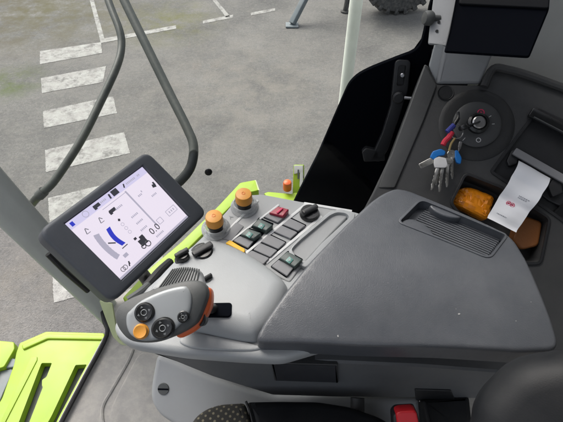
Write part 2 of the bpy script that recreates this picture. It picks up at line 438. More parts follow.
p2 = [D(u, v, d) for u, v, d in ((108, -36, 1.28), (124, 0, 1.26), (147, 47, 1.24), (170, 94, 1.22), (187, 128, 1.20), (193.5, 146, 1.19), (191, 166, 1.18), (180, 181, 1.17), (160, 196, 1.17), (140, 220, 1.17))]
rail(p2, .0130, 'handrail', 'thicker bent grey handrail whose lower end curls behind the monitor')

# black quarter panel beside the window with its latch
PY = .99
bm = BM(); P = pts(YY(PY), (299, 192), (318, 155), (341, 102), (349, 84), (358, 75), (372, 68), (400, 57), (414, 52), (421, 45), (425, 32), (430, 5), (440, -20), (500, -20), (470, 80), (400, 240), (283, 225))
slab(bm, rnd(P, .015, 3), V((0, -1, 0)), .012, .002)
bp_ = tag(obj('quarter_panel', bm, M['flatblack']), 'flat black panel between the window and the charcoal pillar', 'panel')
LP = Pl(Yp(390, 110, PY-.045), V((-.1, -1, .35)))
la = thing('window_latch', 'black window latch bar with silver bolt in front of the black panel', 'latch', Yp(380, 155, PY-.02))
bm = BM(); P = pts(LP, (395, 62), (399, 59.5), (409, 60), (411, 63), (408, 91), (401, 112), (388, 150), (380, 162), (371, 161), (373, 154), (382, 134), (391, 105), (392, 92))
hole = rnd(pts(LP, (398.5, 65), (406.5, 65), (404, 86), (396.5, 86)), .006, 3)
holed(bm, rnd(P, .006, 3), [hole], LP.n, .014, [.010], .003); obj('bar', bm, M['black'], la)
bm = BM(); lathe(bm, LP(398, 97, 0), LP.n, [(.015, -.01), (.015, .010), (.011, .014), (0, .014)], 20); obj('boss', bm, M['black'], la)
bm = BM(); lathe(bm, LP(402, 75, -.01), LP.n, [(.006, 0), (.006, .006), (.004, .008), (0, .008)], 12); obj('screw', bm, M['steel'], la)
bm = BM(); c0, c1 = LP(399, 97, .006), LP(421, 99, .012)
tube(bm, [c0, c0.lerp(c1, .75)], .0042, 10); tube(bm, [c0.lerp(c1, .72), c1], .0068, 10); obj('bolt', bm, M['steel'], la)
bm = BM(); P = pts(LP, (362, 152), (366, 148), (385, 152), (385, 161), (364, 162)); slab(bm, rnd(P, .004, 3), LP.n, .02, .003); obj('foot', bm, M['black'], la)

# pale grey cab lining: rear right wall; unseen rear return and roof sheet added to shape the light
wl = thing('cab_liner', 'pale grey cab lining behind the black display box', 'lining', V((.7, 1.1, EYE-.9)))
bm = BM(); P = [V((.40, 1.10, EYE-.75)), V((1.0, 1.10, EYE-.75)), V((1.0, 1.10, EYE+.41)), V((.40, 1.10, EYE+.41))]; slab(bm, P, V((0, -1, 0)), .03, .003); obj('rear_panel', bm, M['wall'], wl)
bm = BM(); P = [V((.95, -.75, EYE-1.2)), V((.95, 1.095, EYE-1.2)), V((.95, 1.095, EYE+.41)), V((.95, -.75, EYE+.41))]; slab(bm, P, V((-1, 0, 0)), .03, .003); obj('shading_wall', bm, M['base'], wl)
bm = BM(); P = [V((-.45, -.75, EYE+.36)), V((.945, -.75, EYE+.36)), V((.945, .62, EYE+.36)), V((-.45, .50, EYE+.36))]; slab(bm, P, V((0, 0, -1)), .04, .003); obj('shading_headliner', bm, M['pillar'], wl)

# grey and charcoal pillar
p0 = R(475, 124)*.95
DP = Pl(CAM+p0, V((-.15, -.62, .77)))
UPl = Pl(DP(437, 84), V((-.12, -.90, .42)))
pil = thing('cab_pillar', 'grey upper cab pillar standing on the charcoal side console', 'pillar', DP(455, 84))
bm = BM(); P = pts(UPl, (436.5, 84.5), (481, 84.5), (493, 55), (512, -30), (452, -30), (444, 48)); slab(bm, rnd(P, .006, 3), UPl.n, .10, .008); obj('pillar_cover', bm, M['pillar'], pil)
bm = BM(); P = pts(lambda u, v: UPl(u, v, -.012), (428.5, 66), (436, 84), (447, 50), (462, -30), (447, -30), (434, 45)); slab(bm, rnd(P, .004, 2), UPl.n+V((-.3, 0, 0)), .06, .004); obj('edge_trim', bm, M['console'], pil)

# ================================================================== SIDE CONSOLE (charcoal)
sc_ = thing('side_console', 'charcoal side console holding the ignition switch, cubby and printer bay', 'console', DP(470, 150)-V((0, 0, .5)))
n = DP.n
out = [(425, 63), (429, 66), (437, 84), (482, 85), (492, 67), (508, 68.5), (528, 74), (563, 86), (640, 112), (660, 330), (560, 420), (420, 300), (350, 235), (373, 192), (392, 152)]
hole_pr = rnd(pts(DP, (489, 172), (500, 157), (537, 108), (620, 146), (600, 250), (548, 212)), .008, 3)
hole_cub = rnd(pts(DP, (452, 203), (466, 175), (499, 188), (548, 219), (539, 262), (500, 262)), .008, 3)
bm = BM(); holed(bm, rnd(pts(DP, *out), .006, 3), [hole_pr, hole_cub], n, .14, [.035, .05], .005); obj('shell', bm, M['dash'], sc_, ang=30)
bm = BM(); holed(bm, hole_pr, [inset(orient(hole_pr, n), .006, n)], n, .01, [0]); 
for v in bm.verts: v.co += n*.003
obj('bay_frame', bm, M['black'], sc_)
bm = BM(); q = inset(orient(hole_cub, n), -.006, n); holed(bm, q, [orient(hole_cub, n)], n, .008, [0], .002)
for v in bm.verts: v.co += n*.004
obj('cubby_frame', bm, M['black'], sc_)
# bevelled left cheek of the pillar
bm = BM(); P = [DP(425, 64, .006), DP(437, 85, .006), DP(424, 120, .006), DP(395, 188, .006), DP(378, 188, .002), DP(393, 150, .003)]
slab(bm, rnd(P, .004, 2), n, .05, .003); obj('cheek', bm, M['cheek2'], sc_)
bm = BM(); lathe(bm, DP(445.5, 93), n, [(.0145, .0012), (.0165, .003), (.0175, .0012)], 24); lathe(bm, DP(445.5, 93), n, [(0, .0022), (.0145, .0022), (.0145, .0005)], 24); obj('dark_hole_disc', bm, M['black'], sc_)  # black disc in a rim stands in for the dark of an open hole
# upper rolled edge of the console
bm = BM(); tube(bm, spline([DP(u, v, .004) for u, v in ((484, 87), (493, 69), (508, 70), (528, 75.5), (563, 88), (640, 114))], 5, False), .009, 10); obj('top_bead', bm, M['dash'], sc_)
# ignition
ig = DP(476, 125); bm = BM()
lathe(bm, ig, n, [(.080, -.001), (.0795, .001), (.075, .0032), (.068, .0042), (.052, .0035), (.0505, .0035)], 48); obj('ignition_ring', bm, M['ringmat'], sc_)
bm = BM(); lathe(bm, ig, n, [(.0505, .002), (.0505, .007), (.046, .010), (.030, .0115), (.0, .0115)], 40); ipl = obj('ignition_plate', bm, M['cheek'], sc_)
bm = BM(); lathe(bm, ig+n*.011, n, [(.023, 0), (.022, .009), (.017, .012), (.0165, .006), (0, .006)], 32); obj('lock_collar', bm, M['gloss'], ipl)
bm = BM(); lathe(bm, ig+n*.013, n, [(.0135, 0), (.0135, .010), (.011, .012), (0, .012)], 28); obj('lock_cylinder', bm, M['steel'], ipl)
bm = BM(); torus(bm, DP(481, 112.5, .0112), n, .0065, .0014); box(bm, DP(481, 112.5, .0112), *frame(n), .004, .004, .001, 0); obj('red_symbol', bm, M['pinkred'], ipl)
bm = BM(); torus(bm, DP(478.5, 140, .0112), n, .0045, .0008)
for u, v in ((489, 117), (492, 124), (464, 139)):
    obj('white_symbol', bm, M['whiteplastic'], ipl); bm = BM()
    c = DP(u, v, .0112); d_ = (c-ig).normalized(); box(bm, c, d_, n.cross(d_), n, .010, .0012, .0008, 0)
obj('white_symbol', bm, M['whiteplastic'], ipl)

# printer set in its bay
PRP = Pl(DP(535, 165, -.012), V((-.12, -.5, .86)))
pr = thing('receipt_printer', 'black receipt printer with grey tear bar set in the charcoal console', 'printer', PRP(540, 165, -.03))
bm = BM(); P = pts(PRP, (497, 160), (528, 117), (612, 158), (598, 225), (548, 200)); slab(bm, rnd(P, .004, 3), PRP.n, .02, .003); obj('housing', bm, M['black'], pr)
bm = BM(); a0, a1 = PRP(514, 151, .016), PRP(572, 184, .016); d_ = (a1-a0).normalized(); w_ = PRP.n.cross(d_)
box(bm, (a0+a1)/2, d_, w_, PRP.n, (a1-a0).length, .017, .006, .0015); obj('tear_bar', bm, M['key'], pr)
bm = BM(); P = pts(lambda u, v: PRP(u, v, .012), (507, 160), (511, 150), (517, 149), (519, 155), (517, 164), (509, 166)); slab(bm, rnd(P, .003, 2), PRP.n, .016, .002); obj('hinge', bm, M['black'], pr)
bm = BM(); P = pts(lambda u, v: PRP(u, v, .012), (548, 186), (553, 178), (562, 182), (563, 193), (553, 197)); slab(bm, rnd(P, .003, 2), PRP.n, .016, .002); obj('hinge', bm, M['black'], pr)
bm = BM(); b0, b1 = DP(530, 112, .006), DP(584, 140, .006); d2 = (b1-b0).normalized()
box(bm, (b0+b1)/2, d2, n.cross(d2), n, (b1-b0).length, .022, .010, .002); obj('cover_latch', bm, M['gloss'], pr)
bm = BM(); b0, b1 = DP(533, 117.5, .008), DP(584, 144, .008); box(bm, (b0+b1)/2, d2, n.cross(d2), n, (b1-b0).length, .0022, .012, .0006); obj('latch_edge', bm, M['rim'], pr)
bm = BM(); c = PRP(534, 173, .006); tube(bm, [c-d_*.034, c+d_*.034], .010, 18); obj('platen_roller', bm, M['seal'], pr)

# receipt hanging out of the printer
tl, tr, br, bl = PRP(518, 161, .014), PRP(549.5, 178.5, .014), DP(516, 232.5, .034), DP(487, 218, .034)
bm = BM(); rows = 26; grid = []
for i in range(rows+1):
    t = i/rows; a = tl.lerp(bl, t); b = tr.lerp(br, t)
    lift = .012*math.sin(math.pi*min(1, t*1.3))*(1-t*.4) + .0065*abs(math.sin(t*9.5+.4)) + .0025*math.sin(t*5+1)
    grid.append([a.lerp(b, j/8)+n*(lift+.0012*math.sin(j*.7+t*6)) for j in range(9)])
def sheet(bm, grid, nn, th):
    loops = [r+[p-nn*th for p in r[::-1]] for r in grid]; loft(bm, loops)
sheet(bm, grid, n, .0003)
rc = tag(obj('receipt', bm, M['paper'], ang=60), 'white paper receipt curling out of the black printer', 'receipt')
def onpaper(s, t, off=.0006):
    i = min(rows-1, int(t*rows)); f_ = t*rows-i; j = min(7, int(s*8)); g = s*8-j
    p = grid[i][j].lerp(grid[i][j+1], g).lerp(grid[i+1][j].lerp(grid[i+1][j+1], g), f_); return p+n*off
for (t, s0, s1) in ((.50, .46, .80), (.525, .46, .74), (.87, .18, .5)):
    x = s0; bm = BM()
    while x < s1:
        w = random.uniform(.02, .05); a = onpaper(x, t); b = onpaper(min(x+w, s1), t); d3 = (b-a).normalized()
        box(bm, (a+b)/2, d3, n.cross(d3), n, (b-a).length, .0016, .0004, 0); x += w+.02
    obj('printed_text', bm, M['ink'], rc)
bm = BM()
for s in (.34, .46): torus(bm, onpaper(s, .66, .001), n, .0042, .0007, 20, 6); box(bm, onpaper(s, .66, .0008), *frame(n), .004, .003, .0004, 0)
obj('red_print', bm, M['pinkred'], rc)
# orange packet and brown pouch in the cubby
CB = Pl(DP(470, 200, -.02), V((-.1, -.55, .83)))
bm = BM(); P = spline(pts(CB, (459, 189), (470, 187), (482, 191), (494, 197), (492, 207), (487, 219), (476, 215), (462, 208), (452, 203), (455, 195)), 4)
dome(bm, P, CB.n, [(0, -.025), (0, -.006), (.002, 0), (.006, .003), (.014, .006), (.02, .0055)])
pk = BM()
for i, f_ in enumerate([0]): pass
bmesh.ops.subdivide_edges(bm, edges=bm.edges, cuts=1)
for v in bm.verts: v.co += CB.n*random.uniform(-.0018, .0018)
tag(obj('packet', bm, M['packet'], ang=14), 'crumpled orange packet tucked in the cubby beside the receipt', 'packet')
bm = BM(); P = rnd(pts(lambda u, v: DP(u, v, -.014), (518, 222), (527, 216), (543, 222), (539, 246), (522, 250), (513, 240)), .008, 3); slab(bm, P, n, .03, .006)
tag(obj('pouch', bm, M['brown']), 'dark brown pouch in the cubby right of the receipt', 'pouch')

# key bunch in the ignition
kb = thing('key_bunch', 'bunch of keys with blue and red tags hanging from the ignition', 'keys', DP(440, 185, .02))
def keyplate(name, m, path, th=.003, off=.03, parent=kb, hole=None):
    bm = BM(); slab(bm, rnd([DP(u, v, off) for u, v in path], .002, 2), n, th, .0006); return obj(name, bm, m, parent)
bm = BM(); a = ig+n*.024; q = DP(459, 129, .034)
dk = (q-a).normalized(); box(bm, a.lerp(q, .45), dk, n, dk.cross(n), (q-a).length*.95, .012, .0035, .001)
lathe(bm, a.lerp(q, .75), dk.cross(n), [(0, -.004), (.011, -.004), (.012, 0), (.011, .004), (0, .004)], 20); obj('ignition_key', bm, M['gloss'], kb)
bm = BM(); rc_ = DP(456, 131, .034); torus(bm, rc_, (n+V((.3, .1, .0))).normalized(), .0165, .0011, 32, 8); obj('split_ring', bm, M['steel'], kb)
bm = BM(); tube(bm, spline([DP(u, v, .036) for u, v in ((458, 112), (458, 118), (455, 123), (453, 128))], 4, False), [.003]*4+[.0045]*5+[.004]*4, 10); obj('fob_strap', bm, M['gloss'], kb)
bm = BM(); tube(bm, spline([DP(u, v, .037) for u, v in ((454, 125), (450, 129), (447, 132))], 4, False), .0055, 10); obj('navy_cord', bm, M['navy'], kb)
bm = BM(); tube(bm, spline([DP(u, v, .036) for u, v in ((452, 132), (449, 137), (445, 141), (443, 145))], 4, False), .0058, 10); obj('red_cord', bm, M['redcord'], kb)
bm = BM(); tube(bm, spline([DP(u, v, .036) for u, v in ((455, 138), (451, 144), (449, 151))], 4, False), .0024, 8); obj('tan_cord', bm, M['tan'], kb)
bm = BM(); P = [DP(u, v, .034) for u, v in ((430, 157), (433, 151), (441, 148.5), (446, 151), (445, 155), (438, 156), (434, 160))]; slab(bm, rnd(P, .003, 3), n, .007, .002); obj('blue_tag', bm, M['blue'], kb)
bm = BM(); P = [DP(u, v, .028) for u, v in ((455, 150), (458, 150), (462, 158), (461, 164), (457, 163), (455, 157))]; slab(bm, rnd(P, .003, 3), n, .007, .002); obj('blue_tag', bm, M['blue'], kb)
keyplate('key', M['keysteel'], [(418.5, 164), (431, 157.5), (435, 160), (433, 163.5), (421, 168.5)], .0025, .032)
keyplate('key', M['whiteplastic'], [(434.5, 158.5), (439, 156.5), (446, 158), (447.5, 164), (446, 167.5), (435, 167.5), (434, 163)], .006, .040)
def flatkey(name, m, a, b, w, off0, off1, bow=0):
    A, B = DP(*a, off0), DP(*b, off1); d = (B-A).normalized(); x = n.cross(d).normalized(); L = (B-A).length; bm = BM()
    P = [A-x*w/2]+[A+d*L*t-x*w*(.5-.28*(i % 2)*random.uniform(.5, 1)) for i, t in enumerate([.3, .38, .46, .54, .62, .70, .78, .86])]+[B-x*w*.1, B+x*w*.3, A+d*L*.9+x*w/2, A+x*w/2]
    nn = d.cross(x); slab(bm, P, nn, .0022, .0004, 0, 2)
    if bow:
        lathe(bm, A-d*bow*.6, nn, [(bow*.3, -.0024), (bow*.9, -.0024), (bow, -.0012), (bow*.9, 0), (bow*.3, 0), (bow*.3, -.0024)], 20)
    return obj(name, bm, m, kb)
flatkey('key', M['keysteel'], (438.5, 165), (431, 190), .0066, .037, .045)
flatkey('key', M['keysteel'], (443, 165), (439, 192), .0064, .034, .040)
flatkey('key', M['keysteel'], (448, 164), (446.5, 187), .006, .028, .030, .009)
flatkey('key', M['keysteel'], (452, 157), (452, 179), .006, .026, .026, .010)
flatkey('key', M['keysteel'], (441, 165), (435.5, 185), .006, .030, .031)
keyplate('key', M['steel'], [(459.5, 141), (462.5, 142), (461, 148), (458.5, 152), (458, 147)], .002, .022)

# black display box and its bracket
BX = Pl(D(495, 30, .78), V((-.25, -.55, .80)))
db = thing('display_box', 'black display box seen from its blank side at the top right', 'display', D(495, 60, .86))
bm = BM(); P = pts(BX, (444, 52), (529.5, 57.5), (549.5, 9), (553, -40), (462, -46), (457, 6)); P = orient(rnd(P, .005, 3), BX.n); bc = sum(P, V())/len(P); loft(bm, [[p for p in inset(P, .003, BX.n)], [p-BX.n*.003 for p in P], [bc+(p-bc)*.93-BX.n*.02+V((0, .01, .0)) for p in P], [bc+(p-bc)*.66-BX.n*.085+V((0, .03, .02)) for p in P]]); obj('housing', bm, M['flatblack'], db)
bm = BM(); P = pts(lambda u, v: BX(u, v, .004), (459, 3.5), (549, 8), (552, -40), (463, -44)); slab(bm, rnd(P, .004, 2), BX.n, .01, .002); obj('rear_cover', bm, M['boxtop'], db)
bm = BM(); P = pts(lambda u, v: BX(u, v, -.02), (434, -10), (459, -10), (446, 48), (441, 44), (427.5, 45), (429, 30)); slab(bm, rnd(P, .006, 3), V((-.5, -.75, .4)), .012, .003); obj('bracket_plate', bm, M['pillar'], db)
bm = BM()
for u, v in ((437, 31), (439, 22)): lathe(bm, BX(u, v, -.019), V((-.5, -.75, .4)), [(.0028, 0), (.0028, .0015), (0, .0015)], 12)
obj('bracket_hole', bm, M['seal'], db)
kd = V((-1, -.15, .1)).normalized(); kc = BX(430, 18, -.015); bm = BM()
lathe(bm, kc-kd*.02, kd, [(.006, 0), (.006, .014), (.011, .015), (.0135, .019), (.0135, .027), (.011, .032), (0, .034)], 24); obj('clamp_knob', bm, M['rim'], db)

# ================================================================== OUTSIDE: lime body work, white post, marker lamp, far machines
def lime_piece(name, px, fn, h, label, cat, m='lime', r=.008, rt=.004):
    bm = BM(); P = rnd(pts(fn, *px), r, 3); slab(bm, P, UP, h, rt); return tag(obj(name, bm, M[m]), label, cat)
hd = 1.18
st = lime_piece('body_ledge', [(122, 298), (150, 268), (181, 242), (218, 206), (240, 182.5), (256, 179.5), (259, 190), (247, 193), (231, 206), (190, 247), (150, 292), (135, 308)], HH(hd), .035,
                'lime green body ledge outside the glass behind the orange knobs', 'body panel')
bm = BM(); P = [H(255, 180, hd), H(258.5, 190, hd), H(258.5, 190, hd+.05)+V((0, .0, 0)), H(255, 180, hd+.05)]
slab(bm, [p+V((.004, 0, 0)) for p in P], V((1, 0, 0)), .006); obj('end_cap', bm, M['limedark'], st)
lm = thing('lamp_bracket', 'lime bracket with an upright arm carrying the orange marker lamp', 'bracket', H(300, 200, hd))
bm = BM(); slab(bm, rnd(pts(HH(hd-.01), (264, 193), (268, 191.5), (291, 193.5), (296, 192), (310, 192), (306, 206), (272, 204)), .004, 3), UP, .04, .004); obj('base_plate', bm, M['lime'], lm)
BRP = Pl(H(298, 193, hd-.01), V((-.2, -.8, .6)))
bm = BM(); slab(bm, rnd(pts(BRP, (292.5, 195), (303, 195), (303.5, 180), (303.5, 165), (293.5, 165)), .003, 2), BRP.n, .02, .002); obj('upright', bm, M['lime'], lm)
bm = BM(); slab(bm, rnd(pts(lambda u, v: BRP(u, v, .003), (294, 174), (303, 172), (303, 165.5), (294, 165.5)), .002, 2), BRP.n, .002, .0005)
slab(bm, rnd(pts(lambda u, v: BRP(u, v, .003), (299.5, 187), (303, 186), (303, 172), (300, 172)), .002, 2), BRP.n, .002, .0005); obj('sticker', bm, M['whiteplastic'], lm)
bm = BM(); slab(bm, rnd(pts(lambda u, v: BRP(u, v, .0045), (297.5, 169.5), (299, 169.5), (299, 179), (297.5, 179)), .001, 2), BRP.n, .001); obj('sticker_mark', bm, M['bezel'], lm)
bm = BM(); lc = BRP(287.3, 187, .01); lathe(bm, lc, V((0, -.1, 1)), [(.015, -.012), (.0165, -.01), (.0165, .022), (.014, .029), (.008, .032), (0, .033)], 24)
tag(obj('marker_lamp', bm, M['redorange']), 'small orange marker lamp beside the upright lime bracket', 'lamp')
bm = BM(); torus(bm, BRP(303.5, 176.5, .0), V((1, 0, .2)), .005, .0012); obj('clip', bm, M['tube'], lm)

# lime platform (left foreground), two plates with slots
pd = 1.42
pf = thing('lime_platform', 'wide lime green slotted platform plate outside the front window', 'platform', H(60, 400, pd))
o1 = [(19.5, 343), (46, 331.5), (104, 333), (105, 340), (63, 424), (50, 470), (-40, 470), (2, 398), (14, 364), (16, 353)]
s1 = pts(HH(pd), (41.5, 363), (52, 363), (46.5, 377), (42, 380), (42, 386), (43, 387), (29, 423), (15, 455), (3, 455), (18.5, 423))
s2 = pts(HH(pd), (75.5, 365), (87, 364.5), (60, 415), (40, 455), (30, 455), (52, 415))
bm = BM(); holed(bm, rnd(pts(HH(pd), *o1), .006, 3), [rnd(s1, .004, 2), rnd(s2, .004, 2)], UP, .03, [0, 0], .003); obj('plate', bm, M['lime'], pf)
bm = BM(); P = pts(HH(pd-.02), (46, 331.5), (103.5, 333), (103.5, 338), (46, 337), (21, 348), (19.5, 343)); P = [p-UP*.013 for p in P]; slab(bm, rnd(P, .005, 2), UP, .03, .004); obj('rear_lip', bm, M['lime'], pf)
bm = BM(); P = pts(HH(pd-.003), (31, 357), (37, 357), (37, 360), (-4, 440), (-8, 440)); slab(bm, P, UP, .006, .001); obj('fold', bm, M['lime'], pf)
bm = BM(); P = pts(HH(pd+.012), (6, 361), (12, 358), (20, 361), (25, 366), (4, 368)); slab(bm, rnd(P, .004, 2), UP, .02, .003); obj('hinge_tab', bm, M['legsteel'], pf)
bm = BM(); P = pts(HH(pd+.035), (34, 355), (96, 355), (60, 430), (40, 480), (-30, 480)); slab(bm, P, UP, .012, .002); obj('under_tray', bm, M['legsteel2'], pf)
pe = pts(HH(pd), (-30, 341), (-2, 340.5), (14, 342), (14.5, 349), (4, 367), (-3, 369), (-18, 400), (-80, 470), (-90, 470))
sh = pts(HH(pd), (-6, 373), (10, 369.5), (12, 372), (-12, 424), (-30, 424))
bm = BM(); slab(bm, rnd(pe, .006, 3), UP, .03, .003)
tag(obj('lime_step', bm, M['lime']), 'smaller lime green step plate at the left picture edge beside the slotted platform', 'step')
bm = BM(); P = pts(HH(pd+.02), (-4, 372), (12, 368.5), (13, 371), (1, 398), (-14, 430), (-60, 430)); slab(bm, rnd(P, .004, 2), UP, .02, .003)
tag(obj('step_tread', bm, M['legsteel']), 'grey metal tread in the gap between the two lime plates', 'step')

# white upright post
bm = BM(); t0 = CAM+R(356.5, 0)*1.6; lathe(bm, V((t0.x, t0.y, 0)), UP, [(.09, 0), (.09, .012), (.0245, .014), (.0245, 3.72), (.02, 3.73), (0, 3.73)], 24)
tag(obj('white_post', bm, M['whitepost']), 'white upright post standing on the tarmac behind the black panel', 'post')

# parked machine wheel, far right top
wc = G(398, 15); WR = .80
wh = thing('parked_wheel', 'large dusty black tyre standing on the tarmac at the top edge', 'wheel', wc)
wax = V((.12, -1, .0)).normalized(); cc = wc+UP*WR-wax*.18; bm = BM()
lathe(bm, cc, wax, [(.42, -.16), (.62, -.19), (.73, -.17), (.775, -.1), (.785, 0), (.775, .1), (.73, .17), (.62, .19), (.42, .16)], 56)
x_, y_, z_ = frame(wax)
for i in range(26):
    for s in (-1, 1):
        a = 2*math.pi*(i+.25*s)/26; rdir = x_*math.cos(a)+y_*math.sin(a); tdir = -x_*math.sin(a)+y_*math.cos(a)
        box(bm, cc+rdir*.775+wax*.085*s, (wax+tdir*.55*s).normalized(), rdir.cross((wax+tdir*.55*s).normalized()), rdir, .19, .055, .06, .006)
        box(bm, cc+rdir*.735+wax*.17*s, tdir, wax, rdir, .06, .05, .12, .006)
obj('tyre', bm, M['tyre'], wh)
bm = BM(); lathe(bm, cc, wax, [(0, -.05), (.40, -.05), (.43, -.15), (.45, -.16), (.45, .16), (.43, .15), (.40, .05), (.14, .05), (.13, .1), (0, .1)], 40); obj('rim', bm, M['legsteel'], wh)
# prop leg of the parked machine
lg = thing('support_leg', 'grey blue slanted steel support leg with small foot on the tarmac', 'support', G(291, 27))
f0 = G(292, 26); top = f0+V((.75, .75, 1.15)); bm = BM(); d_ = (top-f0).normalized(); s_ = UP.cross(d_).normalized()
box(bm, (f0+top)/2+UP*.05, s_, d_.cross(s_), d_, .115, .10, (top-f0).length, .008); obj('strut', bm, M['legsteel'], lg)
bm = BM(); box(bm, f0+UP*.02, V((1, 0, 0)), V((0, 1, 0)), UP, .24, .2, .03, .006); obj('foot', bm, M['legsteel'], lg)
bm = BM(); c = f0.lerp(top, .55)+UP*.1; box(bm, c-s_*.25, s_, d_.cross(s_), d_, .45, .05, .06, .006); obj('crossbar', bm, M['legsteel'], lg)
bm = BM(); hk = G(345, 12); tube(bm, spline([hk+V((0, .0, .03)), hk+V((.02, 0, .25)), hk+V((.0, .1, .6)), hk+V((.1, .3, 1.0))], 4, False), .05, 10)
lathe(bm, hk, UP, [(.09, 0), (.09, .03), (.05, .04), (0, .04)], 16)
tag(obj('prop_stand', bm, M['tyre']), 'short dark prop stand on the tarmac left of the dusty tyre', 'stand')

# ================================================================== ARMREST CONSOLE
CT = .63
con = thing('armrest_console', 'light grey armrest console with switch panel, orange knobs and dark lid', 'control console', H(250, 290, CT)-V((0, 0, .3)))
# lower dark body
YB = .312
fr_ = [(150, 351.5), (185, 358), (230, 361), (262, 362), (330, 362), (420, 366), (500, 372), (535, 376), (535, 402), (490, 399), (418, 398), (340, 397.5), (272, 395.5), (212, 377), (175, 362)]
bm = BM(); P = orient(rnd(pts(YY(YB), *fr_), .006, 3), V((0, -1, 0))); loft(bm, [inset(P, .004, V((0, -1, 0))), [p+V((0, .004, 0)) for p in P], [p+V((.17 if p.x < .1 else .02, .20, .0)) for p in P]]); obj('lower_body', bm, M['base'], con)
YN = V((0, -1, 0)); PK = rnd(pts(YY(YB-.004), (271, 363), (338, 365), (338.5, 383), (274.5, 381)), .003, 3)
bm = BM(); slab(bm, PK, YN, .02, .0015); pkt = obj('pocket', bm, M['dash'], con)
bm = BM(); slab(bm, [p+YN*.0012 for p in inset(orient(PK, YN), .004, YN)], YN, .004, .0006); obj('pocket_shade', bm, M['pocketmat'], pkt)  # dark raised panel stands in for the shade inside an open pocket
bm = BM(); P = pts(YY(YB-.003), (415, 390), (451, 391), (455, 400), (440, 402), (416, 401)); slab(bm, rnd(P, .003, 2), V((0, -1, 0)), .02, .002); obj('latch_block', bm, M['black'], con)
# light body
body = [(112, 325), (118, 337), (131, 344), (150, 347.5), (185, 353), (245, 357.5), (282, 359), (330, 345), (390, 240), (362, 212), (340, 207), (304, 201), (262, 193), (247, 194), (231, 204), (205, 232), (180, 256), (150, 283), (128, 302)]
bm = BM(); P = rnd(pts(HH(CT), *body), .012, 3); slab(bm, P, UP, .030, .010, .012, 4); obj('upper_body', bm, M['console'], con)
# soft step above the front lip
bm = BM(); P = spline(pts(HH(CT-.001), (180, 343), (183, 337), (200, 334), (235, 340), (252, 344), (262, 348), (250, 351), (215, 350), (192, 348)), 4); dome(bm, P, UP, [(0, -.004), (.0004, .001), (.0015, .0022), (.003, .0026)]); obj('front_lip', bm, M['console'], con)
# raised hood
hood = [(150, 294), (163, 277), (179, 261), (194, 249), (208, 243.5), (226, 246.5), (246, 255.5), (265, 267.5), (281, 280), (288, 290), (287, 302), (279, 318), (266, 334), (252, 342), (225, 338), (195, 331), (165, 325), (148, 312)]
bm = BM(); P = spline(pts(HH(CT-.004), *hood), 4); dome(bm, P, UP, [(0, -.01), (.001, .004), (.004, .013), (.009, .020), (.016, .025), (.024, .028), (.032, .0295)]); obj('hood', bm, M['console'], con, ang=60)
HT = CT-.004-.0295
bm = BM(); P = pts(HH(HT-.0015), (196, 303), (230, 302.5), (232, 304), (231.5, 314), (229, 316.5), (196, 315)); slab(bm, rnd(P, .003, 3), UP, .012, .001); obj('lever_slot_shade', bm, M['flatblack'], con)  # black plate on the hood stands in for the shade of an open slot

# switch panel (tilted sheet), beds, keys
n_ = V((.02, -.10, 1)).normalized()
SPL = Pl(H(262, 235, CT-.012), n_)
SP = lambda off: (lambda u, v: SPL(u, v, off))
pan = [(206, 236), (233, 203), (247, 195), (262, 194), (304, 202), (340, 208), (352, 212), (330, 235), (300, 268), (290, 283), (262, 268), (240, 256)]
bm = BM(); slab(bm, rnd(pts(SP(0), *pan), .006, 3), n_, .022, .003); pn = obj('switch_panel', bm, M['panel'], con)
for a, b, w in (((226, 232), (258, 200), 2.4), ((230.5, 241), (279, 204.5), 2.0), ((246, 253), (306, 204), 2.8), ((266, 263), (322, 216), 2.8), ((304, 203), (352, 211), 2.4)):
    bm = BM(); d = V((b[0]-a[0], b[1]-a[1])).normalized(); q = (-d.y*w/2, d.x*w/2)
    P = pts(SP(.0016), (a[0]+q[0], a[1]+q[1]), (b[0]+q[0], b[1]+q[1]), (b[0]-q[0], b[1]-q[1]), (a[0]-q[0], a[1]-q[1])); slab(bm, P, n_, .005, .0008, 0, 2); obj('divider', bm, M['divider'], con)
Z2 = lambda *q: [(225+x/4.96, 195+y/4.96) for x, y in q]
# dark beds under the key rows so the gaps read black
for q in (Z2((190, 112), (222, 82), (300, 108), (262, 142)), Z2((35, 232), (112, 160), (195, 188), (118, 272)), Z2((240, 185), (322, 108), (405, 148), (328, 222)), Z2((100, 300), (218, 190), (306, 232), (205, 340)), Z2((225, 355), (312, 275), (388, 318), (305, 410)),
          Z2((128, 160), (168, 110), (242, 140), (206, 186))):
    bm = BM(); slab(bm, rnd(pts(SP(.0015), *q), .002, 2), n_, .006, .0005); obj('key_bed', bm, M['flatblack'], con)
def key(q, m, h=.005, name='key', rt=.0012):
    bm = BM(); slab(bm, rnd(pts(SP(h), *Z2(*q)), .002, 3), n_, h+.002, rt, 0, 3); return obj(name, bm, M[m], con)
key(((195, 108), (222, 86), (296, 108), (262, 136)), 'key')
key(((40, 225), (74, 202), (142, 228), (115, 262)), 'key')
key(((286, 145), (322, 114), (400, 150), (364, 178)), 'key')
key(((243, 180), (280, 149), (360, 184), (325, 216)), 'key')
key(((178, 230), (216, 194), (302, 234), (264, 268)), 'key')
key(((140, 270), (174, 236), (260, 273), (225, 308)), 'key')
key(((98, 298), (134, 274), (220, 312), (190, 344)), 'key')
key(((230, 352), (266, 320), (342, 358), (308, 402)), 'key')
key(((2, 238), (24, 222), (100, 268), (96, 286)), 'yellow', .004)
